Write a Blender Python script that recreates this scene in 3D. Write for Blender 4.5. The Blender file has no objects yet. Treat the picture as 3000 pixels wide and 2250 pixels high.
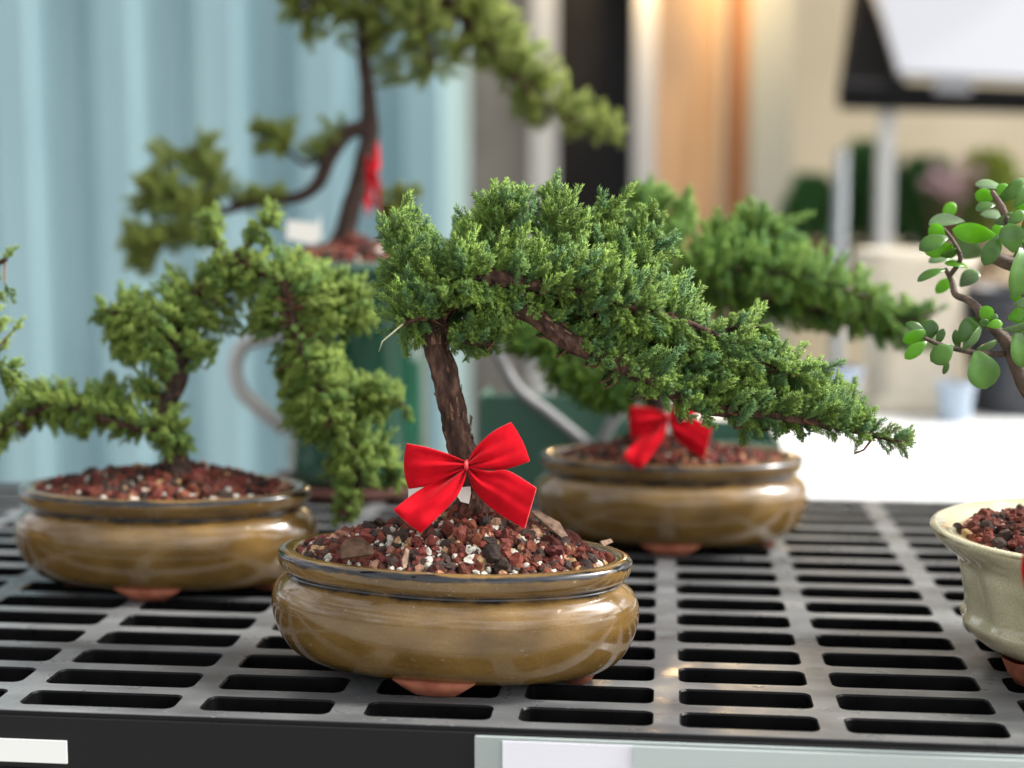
import bpy, math, random
import numpy as np
from mathutils import Vector, Matrix, noise
random.seed(7); rng = np.random.default_rng(11)
scene = bpy.context.scene
PI = math.pi
# ------------------------------------------------------------------ camera
PITCH = math.atan(555/4400); CAMH = .255; FPX = 4400.0
cam_d = bpy.data.cameras.new("camera"); cam = bpy.data.objects.new("camera", cam_d)
scene.collection.objects.link(cam); scene.camera = cam
cam.location = (0, 0, CAMH); cam.rotation_euler = (PI/2 - PITCH, 0, 0)
cam_d.sensor_width = 36; cam_d.lens = 36*FPX/3000
cam_d.clip_start = .05; cam_d.clip_end = 200
cam_d.dof.use_dof = True; cam_d.dof.focus_distance = .782; cam_d.dof.aperture_fstop = 3.5
# ------------------------------------------------------------------ light
SUN_EL, SUN_AZ = math.radians(46), math.radians(92)   # azimuth clockwise from +Y
world = bpy.data.worlds.new("World"); scene.world = world; world.use_nodes = True
nt = world.node_tree; nt.nodes.clear()
sky = nt.nodes.new('ShaderNodeTexSky'); sky.sky_type = 'NISHITA'; sky.sun_disc = False
sky.sun_elevation = SUN_EL; sky.sun_rotation = SUN_AZ; sky.dust_density = 4; sky.air_density = 1.0; sky.ozone_density = 1
hs = nt.nodes.new('ShaderNodeHueSaturation'); hs.inputs['Saturation'].default_value = .12
bg = nt.nodes.new('ShaderNodeBackground'); bg.inputs['Strength'].default_value = .13
wo = nt.nodes.new('ShaderNodeOutputWorld')
ctc = nt.nodes.new('ShaderNodeTexCoord'); cn = nt.nodes.new('ShaderNodeTexNoise'); cn.inputs['Scale'].default_value = 3.2; cn.inputs['Detail'].default_value = 5; cn.inputs['Distortion'].default_value = .6
cmp_ = nt.nodes.new('ShaderNodeMapping'); cmp_.inputs['Scale'].default_value = (1, 1, 2.4)
cm = nt.nodes.new('ShaderNodeMapRange'); cm.inputs['From Min'].default_value = .42; cm.inputs['From Max'].default_value = .60; cm.inputs['To Min'].default_value = .45; cm.inputs['To Max'].default_value = 1.9
cv = nt.nodes.new('ShaderNodeVectorMath'); cv.operation = 'SCALE'
nt.links.new(ctc.outputs['Generated'], cmp_.inputs[0]); nt.links.new(cmp_.outputs[0], cn.inputs['Vector']); nt.links.new(cn.outputs['Fac'], cm.inputs[0])
nt.links.new(sky.outputs[0], hs.inputs['Color']); nt.links.new(hs.outputs[0], cv.inputs[0]); nt.links.new(cm.outputs[0], cv.inputs['Scale']); nt.links.new(cv.outputs[0], bg.inputs[0]); nt.links.new(bg.outputs[0], wo.inputs[0])
sun_d = bpy.data.lights.new("sun", 'SUN'); sun = bpy.data.objects.new("sun", sun_d); scene.collection.objects.link(sun)
sun_d.energy = 1.5; sun_d.angle = math.radians(10); sun_d.color = (1, .96, .9)
sd = Vector((math.sin(SUN_AZ)*math.cos(SUN_EL), math.cos(SUN_AZ)*math.cos(SUN_EL), math.sin(SUN_EL)))
sun.rotation_euler = sd.to_track_quat('Z', 'Y').to_euler()
vs = scene.view_settings; vs.view_transform = 'Standard'; vs.look = 'None'; vs.exposure = 1.28; vs.gamma = 1
try: vs.use_curve_mapping = False
except Exception: pass
scene.cycles.max_bounces = 8; scene.cycles.use_denoising = True

# ------------------------------------------------------------------ helpers
col = scene.collection
CP, SP = math.cos(PITCH), math.sin(PITCH)
def W(px, py, s):
    """point seen at photograph pixel px, py at distance s along the view axis"""
    a = (px-1500)/FPX*s; b = -(py-1125)/FPX*s
    return Vector((a, s*CP + b*SP, CAMH - s*SP + b*CP))
def tag(o, label=None, cat=None, group=None, kind=None):
    if label: o['label'] = label
    if cat: o['category'] = cat
    if group: o['group'] = group
    if kind: o['kind'] = kind
    return o
def empty(name, loc, rz=0):
    o = bpy.data.objects.new(name, None); col.objects.link(o); o.location = loc; o.rotation_euler = (0, 0, rz)
    o.empty_display_size = .02; return o
def mesh(name, verts, faces, mat, parent=None, smooth=True, origin=None, attrs=None, ccol=None):
    """verts in world coordinates (or local when parent/origin is given as such)"""
    me = bpy.data.meshes.new(name)
    verts = np.asarray(verts, dtype=np.float32).reshape(-1, 3)
    if isinstance(faces, np.ndarray):
        nf, k = faces.shape
        me.vertices.add(len(verts)); me.vertices.foreach_set('co', verts.ravel())
        me.loops.add(nf*k); me.loops.foreach_set('vertex_index', faces.astype(np.int32).ravel())
        me.polygons.add(nf); me.polygons.foreach_set('loop_start', np.arange(0, nf*k, k, dtype=np.int32))
        me.update(calc_edges=True)
    else:
        me.from_pydata([tuple(map(float, v)) for v in verts], [], faces); me.update()
    me.polygons.foreach_set('use_smooth', [smooth]*len(me.polygons))
    if attrs:
        for k, a in attrs.items():
            at = me.attributes.new(k, 'FLOAT', 'POINT'); at.data.foreach_set('value', np.asarray(a, dtype=np.float32))
    if ccol is not None:
        at = me.attributes.new('col', 'FLOAT_COLOR', 'POINT')
        c = np.ones((len(verts), 4), dtype=np.float32); c[:, :3] = ccol; at.data.foreach_set('color', c.ravel())
    me.materials.append(mat)
    o = bpy.data.objects.new(name, me); col.objects.link(o)
    if parent is not None:
        o.parent = parent
    return o
def loc_in(parent, pts):
    """world points -> parent's local frame (parent: top-level with z rotation)"""
    m = Matrix.Translation(parent.location) @ parent.rotation_euler.to_matrix().to_4x4()
    mi = np.array(m.inverted()); p = np.asarray(pts, dtype=float)
    return p @ mi[:3, :3].T + mi[:3, 3]
class MB:
    def __init__(s): s.v = []; s.f = []
    def add(s, v, f):
        n = len(s.v); s.v += [tuple(x) for x in v]; s.f += [tuple(i+n for i in q) for q in f]; return s
    def box(s, x0, x1, y0, y1, z0, z1, M=None, bev=0):
        b = bev
        if b:
            v = []; 
            for (z, i) in ((z0, b), (z0+b, 0), (z1-b, 0), (z1, b)):
                v += [(x0+i+b*0, y0+i, z), (x1-i, y0+i, z), (x1-i, y1-i, z), (x0+i, y1-i, z)]
            f = [(3, 2, 1, 0), (12, 13, 14, 15)]
            for k in range(3):
                for j in range(4): a = k*4+j; c = k*4+(j+1) % 4; f.append((a, c, c+4, a+4))
        else:
            v = [(x0, y0, z0), (x1, y0, z0), (x1, y1, z0), (x0, y1, z0), (x0, y0, z1), (x1, y0, z1), (x1, y1, z1), (x0, y1, z1)]
            f = [(3, 2, 1, 0), (4, 5, 6, 7), (0, 1, 5, 4), (1, 2, 6, 5), (2, 3, 7, 6), (3, 0, 4, 7)]
        if M is not None: v = [tuple(M @ Vector(p)) for p in v]
        return s.add(v, f)
    def tube(s, pts, rads, n=8, wob=0, fr=40, cap=True):
        v, f = tube(pts, rads, n, wob, fr, cap); return s.add(v, f)
    def build(s, name, mat, parent=None, smooth=False):
        return mesh(name, s.v, s.f, mat, parent, smooth)
def tube(pts, rads, n=8, wob=0, fr=40, cap=True, rid=0):
    pts = [Vector(p) for p in pts]; v = []; f = []; m = len(pts)
    T = [(pts[min(i+1, m-1)]-pts[max(i-1, 0)]).normalized() for i in range(m)]
    arc = [0]
    for i in range(1, m): arc.append(arc[-1]+(pts[i]-pts[i-1]).length)
    u = T[0].orthogonal().normalized()
    for i in range(m):
        u = (u - T[i]*u.dot(T[i])).normalized(); w = T[i].cross(u)
        for j in range(n):
            a = 2*PI*j/n; d = u*math.cos(a)+w*math.sin(a); r = rads[i] if hasattr(rads, '__len__') else rads
            if wob:
                p = pts[i]+d*r
                ca, sa, lz = math.cos(a), math.sin(a), arc[i]*fr*.45
                q = Vector((ca*.5, sa*.5, lz*.5+7)); q2 = Vector((ca*2.6, sa*2.6, lz*.9)); q3 = Vector((ca*6, sa*6, lz*2.6))
                r *= 1 + wob*.7*noise.noise(q) + wob*.75*noise.noise(q2) + wob*.5*noise.noise(q3)
                if rid: r *= 1 + rid*math.sin(a*rid_n + 3*noise.noise(q*.5)) 
            v.append(pts[i]+d*r)
    for i in range(m-1):
        for j in range(n):
            a = i*n+j; b = i*n+(j+1) % n; f.append((a, b, b+n, a+n))
    if cap: f.append(tuple(range(n))[::-1]); f.append(tuple((m-1)*n+j for j in range(n)))
    return v, f
rid_n = 5
def smooth_path(P, k=8):
    P = [Vector(p) for p in P]; out = []
    for i in range(len(P)-1):
        p0 = P[max(i-1, 0)]; p1 = P[i]; p2 = P[i+1]; p3 = P[min(i+2, len(P)-1)]
        for j in range(k):
            t = j/k
            out.append(.5*((2*p1)+(p2-p0)*t+(2*p0-5*p1+4*p2-p3)*t*t+(3*p1-p0-3*p2+p3)*t**3))
    out.append(P[-1]); return out
def path_r(R, k=8):
    out = []
    for i in range(len(R)-1):
        for j in range(k): out.append(R[i]+(R[i+1]-R[i])*j/k)
    out.append(R[-1]); return out

# ------------------------------------------------------------------ materials
def mat(name, base=(.5, .5, .5), rough=.5, spec=.5, metal=0, **kw):
    m = bpy.data.materials.new(name); m.use_nodes = True
    b = m.node_tree.nodes['Principled BSDF']
    b.inputs['Base Color'].default_value = (*base, 1); b.inputs['Roughness'].default_value = rough
    b.inputs['Specular IOR Level'].default_value = spec; b.inputs['Metallic'].default_value = metal
    for k, v in kw.items(): b.inputs[k.replace('_', ' ')].default_value = v
    return m
def N(m, t, **kw):
    n = m.node_tree.nodes.new(t)
    for k, v in kw.items(): setattr(n, k, v)
    return n
def L(m, a, b): m.node_tree.links.new(a, b)
def bsdf(m): return m.node_tree.nodes['Principled BSDF']
def noise_col(m, c1, c2, scale=20, lo=.35, hi=.65, detail=6, stretch=(1, 1, 1), c3=None, coord='Object'):
    tc = N(m, 'ShaderNodeTexCoord'); mp = N(m, 'ShaderNodeMapping'); mp.inputs['Scale'].default_value = stretch
    n = N(m, 'ShaderNodeTexNoise'); n.inputs['Scale'].default_value = scale; n.inputs['Detail'].default_value = detail
    r = N(m, 'ShaderNodeValToRGB'); r.color_ramp.elements[0].position = lo; r.color_ramp.elements[1].position = hi
    r.color_ramp.elements[0].color = (*c1, 1); r.color_ramp.elements[1].color = (*c2, 1)
    if c3: e = r.color_ramp.elements.new((lo+hi)/2); e.color = (*c3, 1)
    L(m, tc.outputs[coord], mp.inputs[0]); L(m, mp.outputs[0], n.inputs['Vector']); L(m, n.outputs['Fac'], r.inputs[0])
    L(m, r.outputs[0], bsdf(m).inputs['Base Color']); return r, n, mp
def bump(m, scale=50, strength=.3, dist=.001, detail=6, stretch=(1, 1, 1)):
    tc = N(m, 'ShaderNodeTexCoord'); mp = N(m, 'ShaderNodeMapping'); mp.inputs['Scale'].default_value = stretch
    n = N(m, 'ShaderNodeTexNoise'); n.inputs['Scale'].default_value = scale; n.inputs['Detail'].default_value = detail
    b = N(m, 'ShaderNodeBump'); b.inputs['Strength'].default_value = strength; b.inputs['Distance'].default_value = dist
    L(m, tc.outputs['Object'], mp.inputs[0]); L(m, mp.outputs[0], n.inputs['Vector']); L(m, n.outputs['Fac'], b.inputs['Height'])
    L(m, b.outputs[0], bsdf(m).inputs['Normal']); return b
def rough_var(m, lo, hi, scale=30):
    tc = N(m, 'ShaderNodeTexCoord'); n = N(m, 'ShaderNodeTexNoise'); n.inputs['Scale'].default_value = scale; n.inputs['Detail'].default_value = 6
    r = N(m, 'ShaderNodeMapRange'); r.inputs['From Min'].default_value = .35; r.inputs['From Max'].default_value = .65
    r.inputs['To Min'].default_value = lo; r.inputs['To Max'].default_value = hi
    L(m, tc.outputs['Object'], n.inputs['Vector']); L(m, n.outputs['Fac'], r.inputs[0]); L(m, r.outputs[0], bsdf(m).inputs['Roughness'])

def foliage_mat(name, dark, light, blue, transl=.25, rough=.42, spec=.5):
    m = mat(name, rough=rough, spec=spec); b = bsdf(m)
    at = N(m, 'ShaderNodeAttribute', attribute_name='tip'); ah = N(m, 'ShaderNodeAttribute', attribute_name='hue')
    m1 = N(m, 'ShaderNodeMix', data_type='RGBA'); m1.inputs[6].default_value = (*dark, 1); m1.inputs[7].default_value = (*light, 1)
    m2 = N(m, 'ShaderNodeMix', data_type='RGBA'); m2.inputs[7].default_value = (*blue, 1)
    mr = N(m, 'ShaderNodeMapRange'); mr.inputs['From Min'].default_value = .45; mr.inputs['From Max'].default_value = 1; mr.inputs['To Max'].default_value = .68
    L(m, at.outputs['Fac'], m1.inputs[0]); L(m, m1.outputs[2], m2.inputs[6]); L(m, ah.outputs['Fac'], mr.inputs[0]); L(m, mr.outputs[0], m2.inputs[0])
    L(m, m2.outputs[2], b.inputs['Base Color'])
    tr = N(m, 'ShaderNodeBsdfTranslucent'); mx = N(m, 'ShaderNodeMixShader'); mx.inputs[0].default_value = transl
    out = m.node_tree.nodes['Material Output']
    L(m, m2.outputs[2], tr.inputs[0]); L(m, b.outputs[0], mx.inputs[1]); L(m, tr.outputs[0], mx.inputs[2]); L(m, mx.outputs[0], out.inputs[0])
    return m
def attr_mat(name, rough=.8, spec=.3, bscale=600, bstr=.5, var=.35):
    m = mat(name, rough=rough, spec=spec); at = N(m, 'ShaderNodeAttribute', attribute_name='col')
    tc = N(m, 'ShaderNodeTexCoord'); n = N(m, 'ShaderNodeTexNoise'); n.inputs['Scale'].default_value = 900; n.inputs['Detail'].default_value = 5
    r = N(m, 'ShaderNodeMapRange'); r.inputs['To Min'].default_value = 1-var*1.6; r.inputs['To Max'].default_value = 1+var*1.2
    mu = N(m, 'ShaderNodeVectorMath', operation='SCALE')
    L(m, tc.outputs['Object'], n.inputs['Vector']); L(m, n.outputs['Fac'], r.inputs[0]); L(m, at.outputs['Color'], mu.inputs[0]); L(m, r.outputs[0], mu.inputs['Scale'])
    L(m, mu.outputs[0], bsdf(m).inputs['Base Color']); bump(m, bscale, bstr, .0006); return m

M = {}
M['needle'] = foliage_mat('juniper_green', (.032, .08, .018), (.31, .49, .07), (.075, .22, .10), .25)  # young tips paler; dark base lowered to paint in shade between shoots
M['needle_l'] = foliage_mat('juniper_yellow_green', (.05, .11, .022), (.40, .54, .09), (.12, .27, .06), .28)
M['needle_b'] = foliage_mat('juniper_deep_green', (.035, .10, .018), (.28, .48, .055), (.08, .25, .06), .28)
M['needle_o'] = foliage_mat('juniper_olive', (.09, .12, .02), (.44, .52, .09), (.22, .33, .07), .3)
M['shrub'] = foliage_mat('shrub_leaf', (.03, .09, .02), (.08, .22, .05), (.05, .15, .08))
M['bark'] = mat('juniper_bark', rough=.85, spec=.25)
noise_col(M['bark'], (.022, .012, .009), (.17, .095, .065), 260, .3, .72, 8, (1, 1, .35), (.065, .034, .024)); bump(M['bark'], 330, 1, .002, 8, (1, 1, .4))
M['bark_dark'] = mat('dark_wet_bark', rough=.8, spec=.3)
noise_col(M['bark_dark'], (.012, .008, .007), (.09, .05, .036), 260, .35, .72, 8); bump(M['bark_dark'], 300, .9, .0015, 8)
M['twig'] = mat('twig_bark', (.16, .07, .035), .8); noise_col(M['twig'], (.07, .03, .015), (.26, .11, .05), 300)
M['flake'] = mat('bark_flake', (.26, .13, .07), .85); noise_col(M['flake'], (.06, .03, .018), (.24, .13, .08), 300)
# glaze: olive tan, dark blue-green pooled where the attribute 'pool' says the glaze collects
def glaze(name, c1, c2, pool, c3):
    m = mat(name, rough=.2, spec=.5, Coat_Weight=.8, Coat_Roughness=.03)
    r, n, mp = noise_col(m, c1, c2, 26, .34, .68, 9, (1, 1, 1.8), c3)
    n2 = N(m, 'ShaderNodeTexNoise'); n2.inputs['Scale'].default_value = 900; n2.inputs['Detail'].default_value = 3
    spk = N(m, 'ShaderNodeMapRange'); spk.inputs['From Min'].default_value = .3; spk.inputs['From Max'].default_value = .7; spk.inputs['To Min'].default_value = .80; spk.inputs['To Max'].default_value = 1.16
    mu = N(m, 'ShaderNodeVectorMath', operation='SCALE'); L(m, mp.outputs[0], n2.inputs['Vector']); L(m, n2.outputs['Fac'], spk.inputs[0])
    L(m, r.outputs[0], mu.inputs[0]); L(m, spk.outputs[0], mu.inputs['Scale'])
    a = N(m, 'ShaderNodeAttribute', attribute_name='pool'); n3 = N(m, 'ShaderNodeTexNoise'); n3.inputs['Scale'].default_value = 70; n3.inputs['Detail'].default_value = 8
    L(m, mp.outputs[0], n3.inputs['Vector'])
    ad = N(m, 'ShaderNodeMath', operation='MULTIPLY_ADD'); ad.inputs[1].default_value = 1.1; ad.inputs[2].default_value = -.5; L(m, n3.outputs['Fac'], ad.inputs[0])
    ad2 = N(m, 'ShaderNodeMath', operation='ADD'); L(m, a.outputs['Fac'], ad2.inputs[0]); L(m, ad.outputs[0], ad2.inputs[1])
    pr = N(m, 'ShaderNodeMapRange'); pr.inputs['From Min'].default_value = .42; pr.inputs['From Max'].default_value = .72; L(m, ad2.outputs[0], pr.inputs[0])
    mx = N(m, 'ShaderNodeMix', data_type='RGBA'); mx.inputs[7].default_value = (*pool, 1)
    n5 = N(m, 'ShaderNodeTexNoise'); n5.inputs['Scale'].default_value = 210; n5.inputs['Detail'].default_value = 3; L(m, mp.outputs[0], n5.inputs['Vector'])
    m5 = N(m, 'ShaderNodeMapRange'); m5.inputs['From Min'].default_value = .69; m5.inputs['From Max'].default_value = .74; m5.inputs['To Max'].default_value = .6; L(m, n5.outputs['Fac'], m5.inputs[0])
    mw = N(m, 'ShaderNodeMix', data_type='RGBA'); mw.inputs[7].default_value = (.45, .40, .32, 1); L(m, m5.outputs[0], mw.inputs[0]); L(m, mu.outputs[0], mw.inputs[6])
    L(m, pr.outputs[0], mx.inputs[0]); L(m, mw.outputs[2], mx.inputs[6]); L(m, mx.outputs[2], bsdf(m).inputs['Base Color'])
    bump(m, 60, .12, .0015, 4); return m
M['glaze'] = glaze('olive_tan_glaze', (.11, .060, .016), (.25, .148, .046), (.002, .003, .006), (.178, .103, .029))
M['cream'] = glaze('cream_glaze', (.40, .37, .22), (.64, .59, .39), (.2, .16, .06), (.54, .50, .32))
M['terra'] = mat('terracotta', rough=.8, spec=.3); noise_col(M['terra'], (.26, .075, .04), (.38, .13, .075), 120); bump(M['terra'], 400, .3, .0005)
M['soil'] = mat('dark_soil', (.03, .017, .012), .95); bump(M['soil'], 300, .8, .003)
M['stone'] = attr_mat('lava_gravel')
M['velvet'] = mat('red_velvet', (.80, .004, .012), .9, .15, Sheen_Weight=.3, Sheen_Roughness=.35); bsdf(M['velvet']).inputs['Sheen Tint'].default_value = (1, .25, .28, 1)
noise_col(M['velvet'], (.40, .001, .007), (.54, .002, .011), 160, .3, .7, 8); bump(M['velvet'], 2200, .35, .0003, 3)
M['fray'] = mat('cut_velvet_edge', (.70, .16, .15), .9)
M['wire'] = mat('red_wire', (.75, .06, .07), .45)
M['plastic'] = mat('black_plastic', (.02, .02, .02), .36, .5)
def scuffs_and_slot_shade(m):  # tops lightened with scuffs and grit, slot walls painted near black for shade
    r, n, mp = noise_col(m, (.075, .078, .08), (.23, .235, .235), 24, .34, .78, 12, (.5, 1.6, 1))
    ge = N(m, 'ShaderNodeNewGeometry'); sx = N(m, 'ShaderNodeSeparateXYZ'); L(m, ge.outputs['Normal'], sx.inputs[0])
    mr = N(m, 'ShaderNodeMapRange'); mr.inputs['From Min'].default_value = .75; mr.inputs['From Max'].default_value = .98; L(m, sx.outputs['Z'], mr.inputs[0])
    mx = N(m, 'ShaderNodeMix', data_type='RGBA'); mx.inputs[6].default_value = (.005, .005, .0055, 1); L(m, r.outputs[0], mx.inputs[7]); L(m, mr.outputs[0], mx.inputs[0])
    n2 = N(m, 'ShaderNodeTexNoise'); n2.inputs['Scale'].default_value = 420; n2.inputs['Detail'].default_value = 2; L(m, mp.outputs[0], n2.inputs['Vector'])
    m2 = N(m, 'ShaderNodeMapRange'); m2.inputs['From Min'].default_value = .72; m2.inputs['From Max'].default_value = .76; L(m, n2.outputs['Fac'], m2.inputs[0])
    m3 = N(m, 'ShaderNodeMath', operation='MULTIPLY'); L(m, m2.outputs[0], m3.inputs[0]); L(m, mr.outputs[0], m3.inputs[1])
    mz = N(m, 'ShaderNodeMix', data_type='RGBA'); mz.inputs[7].default_value = (.4, .38, .35, 1); L(m, mx.outputs[2], mz.inputs[6]); L(m, m3.outputs[0], mz.inputs[0])
    L(m, mz.outputs[2], bsdf(m).inputs['Base Color'])
    s2 = N(m, 'ShaderNodeMapRange'); s2.inputs['To Min'].default_value = .15; s2.inputs['To Max'].default_value = .6; L(m, mr.outputs[0], s2.inputs[0]); L(m, s2.outputs[0], bsdf(m).inputs['Specular IOR Level'])
scuffs_and_slot_shade(M['plastic']); rough_var(M['plastic'], .26, .48, 55); bump(M['plastic'], 900, .12, .0004)
M['apron'] = mat('apron_plastic', (.005, .0052, .006), .5, .3); bump(M['apron'], 700, .2, .0004)
def leaf_mat(name, c, t, w=.5):
    m = mat(name, c, .28, .5, Coat_Weight=.3, Coat_Roughness=.2); out = m.node_tree.nodes['Material Output']; b = bsdf(m)
    noise_col(m, tuple(x*.7 for x in c), tuple(min(1, x*1.3) for x in c), 70)
    tr = N(m, 'ShaderNodeBsdfTranslucent'); tr.inputs[0].default_value = (*t, 1); mx = N(m, 'ShaderNodeMixShader'); mx.inputs[0].default_value = w
    L(m, b.outputs[0], mx.inputs[1]); L(m, tr.outputs[0], mx.inputs[2]); L(m, mx.outputs[0], out.inputs[0]); bump(m, 260, .15, .0006); return m
M['jade'] = leaf_mat('jade_leaf', (.065, .165, .018), (.18, .44, .02), .24)
M['jade_backlit'] = leaf_mat('jade_leaf_backlit', (.14, .32, .022), (.38, .78, .02), .55)  # brighter base colour paints in the light shining through backlit leaves
M['jade_grey'] = leaf_mat('jade_leaf_grey', (.12, .21, .075), (.2, .4, .06), .18)
M['jade_bark'] = mat('jade_bark', rough=.6); noise_col(M['jade_bark'], (.05, .032, .022), (.15, .095, .065), 150); bump(M['jade_bark'], 300, .5, .001, 6, (.3, .3, 2))

# ------------------------------------------------------------------ setting
TY = math.radians(5.8); TM = Matrix.Rotation(-TY, 4, 'Z')       # bench frame: u to the right, v away
def TU(u, v, z=0): return tuple(TM @ Vector((u, v, z)))
g = mat('concrete', rough=.85); noise_col(g, (.22, .21, .2), (.34, .33, .31), 3)
tag(mesh('ground', [(-30, -20, -.82), (30, -20, -.82), (30, 60, -.82), (-30, 60, -.82)], [(0, 1, 2, 3)], g), kind='structure')

def grate_bench():
    root = empty('display_bench', TU(0, 1.0, -.82), -TY)
    tag(root, 'black slotted plastic bench top holding the bonsai pots, white label rail on its front edge', 'bench')
    slots_u = [(-.60, -.525), (-.511, -.431), (-.415, -.336), (-.322, -.243), (-.2285, -.1635), (-.145, -.083), (-.068, -.0035), (.0107, .0765), (.0905, .1657), (.1807, .258), (.272, .338), (.352, .42), (.434, .51), (.524, .60)]
    v0 = .6935; rows = [(.7036, .7240)] + [(.7362+.0354*k, .7596+.0354*k) for k in range(15)]
    vend = rows[-1][1]+.012
    ub = [slots_u[0][0]-.012] + [(slots_u[i][1]+slots_u[i+1][0])/2 for i in range(len(slots_u)-1)] + [slots_u[-1][1]+.012]
    vb = [v0] + [(rows[i][1]+rows[i+1][0])/2 for i in range(len(rows)-1)] + [vend]
    mb = MB(); K = 5
    def rr(a, b, c, d, r):
        out = []
        for (cx, cy, a0) in ((b-r, d-r, 0), (a+r, d-r, 90), (a+r, c+r, 180), (b-r, c+r, 270)):
            for k in range(K+1):
                t = math.radians(a0+90*k/K); out.append((cx+r*math.cos(t), cy+r*math.sin(t)))
        return out
    for i, (a, b) in enumerate(slots_u):
        for j, (c, d) in enumerate(rows):
            U0, U1, V0, V1 = ub[i], ub[i+1], vb[j], vb[j+1]
            corners = [(U1, V1), (U0, V1), (U0, V0), (U1, V0)]
            if j == 0: corners = [(U1, V1), (U0, V1), (U0, V0+.0012), (U1, V0+.0012)]
            z = lambda p, zz: (p[0], p[1], zz)
            l0 = rr(a-.0008, b+.0008, c-.0008, d+.0008, .0052); l1 = rr(a, b, c, d, .0046); l2 = rr(a+.0006, b-.0006, c+.0006, d-.0006, .0044)
            n = len(l0)
            v = [z(p, 0) for p in l0]+[z(p, -.0009) for p in l1]+[z(p, -.034) for p in l2]+[z(p, 0) for p in corners]
            f = []
            for q in range(n):
                r_ = (q+1) % n
                f.append((q, r_, n+r_, n+q)); f.append((n+q, n+r_, 2*n+r_, 2*n+q))
            for cidx in range(4):
                s0 = cidx*(K+1)
                for k in range(K): f.append((3*n+cidx, s0+k+1, s0+k))
                e = s0+K; nx = ((cidx+1) % 4)*(K+1)
                f.append((3*n+cidx, 3*n+(cidx+1) % 4, nx, e))
            f = [q[::-1] for q in f]
            mb.add([(x, y-1.0, zz+.82) for x, y, zz in v], f)
    o = mb.build('slotted_top', M['plastic'], root)
    uL, uR = ub[0], ub[-1]
    # rounded lip running down into the apron, apron and outer sides
    prof = [(v0+.0012, 0), (v0+.0005, -.0002), (v0, -.0009), (v0-.0004, -.002), (v0-.0004, -.034), (v0+.004, -.034)]
    v = []; f = []
    for (vv, zz) in prof: v += [(uL, vv-1, zz+.82), (uR, vv-1, zz+.82)]
    for k in range(len(prof)-1): f.append((2*k, 2*k+2, 2*k+3, 2*k+1))
    mesh('lip', v, f, M['plastic'], root, smooth=True)
    ap = MB(); ap.box(uL, uR, v0-.0016-1, v0+.02-1, .72, .7905, bev=.001)
    ap.box(uL, uL+.02, v0+.02-1, vend-1, .72, .786); ap.box(uR-.02, uR, v0+.02-1, vend-1, .72, .786); ap.box(uL+.02, uR-.02, vend-.02-1, vend-1, .72, .786)
    ap.box(uL+.02, uR-.02, v0+.02-1, vend-.02-1, .72, .735)
    ap2 = MB(); ap2.box(uL, uR, v0-.0012-1, v0+.0-1, .7908, .8176, bev=.0005)
    ap2.build('fascia', M['apron'], root); ap.build('apron', M['apron'], root)
    for (x, y) in ((uL+.03, v0+.03), (uR-.03, v0+.03), (uL+.03, vend-.03), (uR-.03, vend-.03)):
        b = MB(); b.box(x-.02, x+.02, y-.02-1, y+.02-1, 0, .72); b.build('leg', M['apron'], root)
    return root, v0, vend
bench, V0, VEND = grate_bench()

# label rail on the bench front edge
paper = mat('white_paper', (.78, .78, .84), .6)
clear = mat('rail_plastic', (.50, .56, .54), .22, .5, Transmission_Weight=.35, IOR=1.3)
flapm = mat('rail_flap_plastic', (.46, .52, .50), .3, .5)
def rail():
    root = empty('label_holder', TU(-.088, V0-.005, -.0025), -TY)
    tag(root, 'long translucent price label holder clipped along the bench front, right of the bare black stretch', 'label holder')
    b = MB(); b.box(.0, .60, .0006, .0024, -.045, -.0005, bev=.0004); b.build('backing_strip', clear, root)
    b = MB(); b.box(.0135, .30, -.0004, .0002, -.045, -.0022); b.build('paper_insert', paper, root)
    # overlapping flap with a rounded lower left corner
    out = [(.076, -.0015)]
    for k in range(9):
        t = math.radians(180+90*k/8); out.append((.084+.008*math.cos(t), -.0085+.008*math.sin(t)*1.0))
    out += [(.60, -.0165), (.60, -.0015)]
    n = len(out); v = [(x, -.0030, z) for x, z in out]+[(x, -.0016, z) for x, z in out]
    f = [tuple(range(n)), tuple(range(2*n-1, n-1, -1))]+[(i, n+i, n+(i+1) % n, (i+1) % n) for i in range(n)]
    mesh('front_flap', v, f, flapm, root, smooth=False)
rail()
b = MB(); b.box(-.09, .024, -.0012, 0, -.0058, .0058); st = b.build('sticker', paper_w := mat('sticker_white', (.86, .87, .84), .5))
st.location = W(100, 2262, .7205); st.rotation_euler = (0, 0, -TY)
_p = TM.inverted() @ st.location; st.location = TU(_p.x-.0185, V0-.0014, _p.z)
tag(st, 'blank white rectangular sticker at the left end of the black bench front', 'sticker')

# white table behind
tw = mat('white_table', (.84, .84, .84), .35, .5); noise_col(tw, (.80, .80, .80), (.88, .88, .87), 4); bump(tw, 200, .05, .001)
root = empty('white_table', TU(.75, 1.64, -.82), -TY); tag(root, 'bright white table behind the slotted bench, holding the beige urn and black pot', 'table')
b = MB(); b.box(-.75, 1.2, -.355, .42, .775, .818, bev=.004); b.build('tabletop', tw, root)
for x, y in ((-.7, -.3), (1.1, -.3), (-.7, .36), (1.1, .36)):
    b = MB(); b.box(x-.02, x+.02, y-.02, y+.02, 0, .775); b.build('leg', tw, root)

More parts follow.
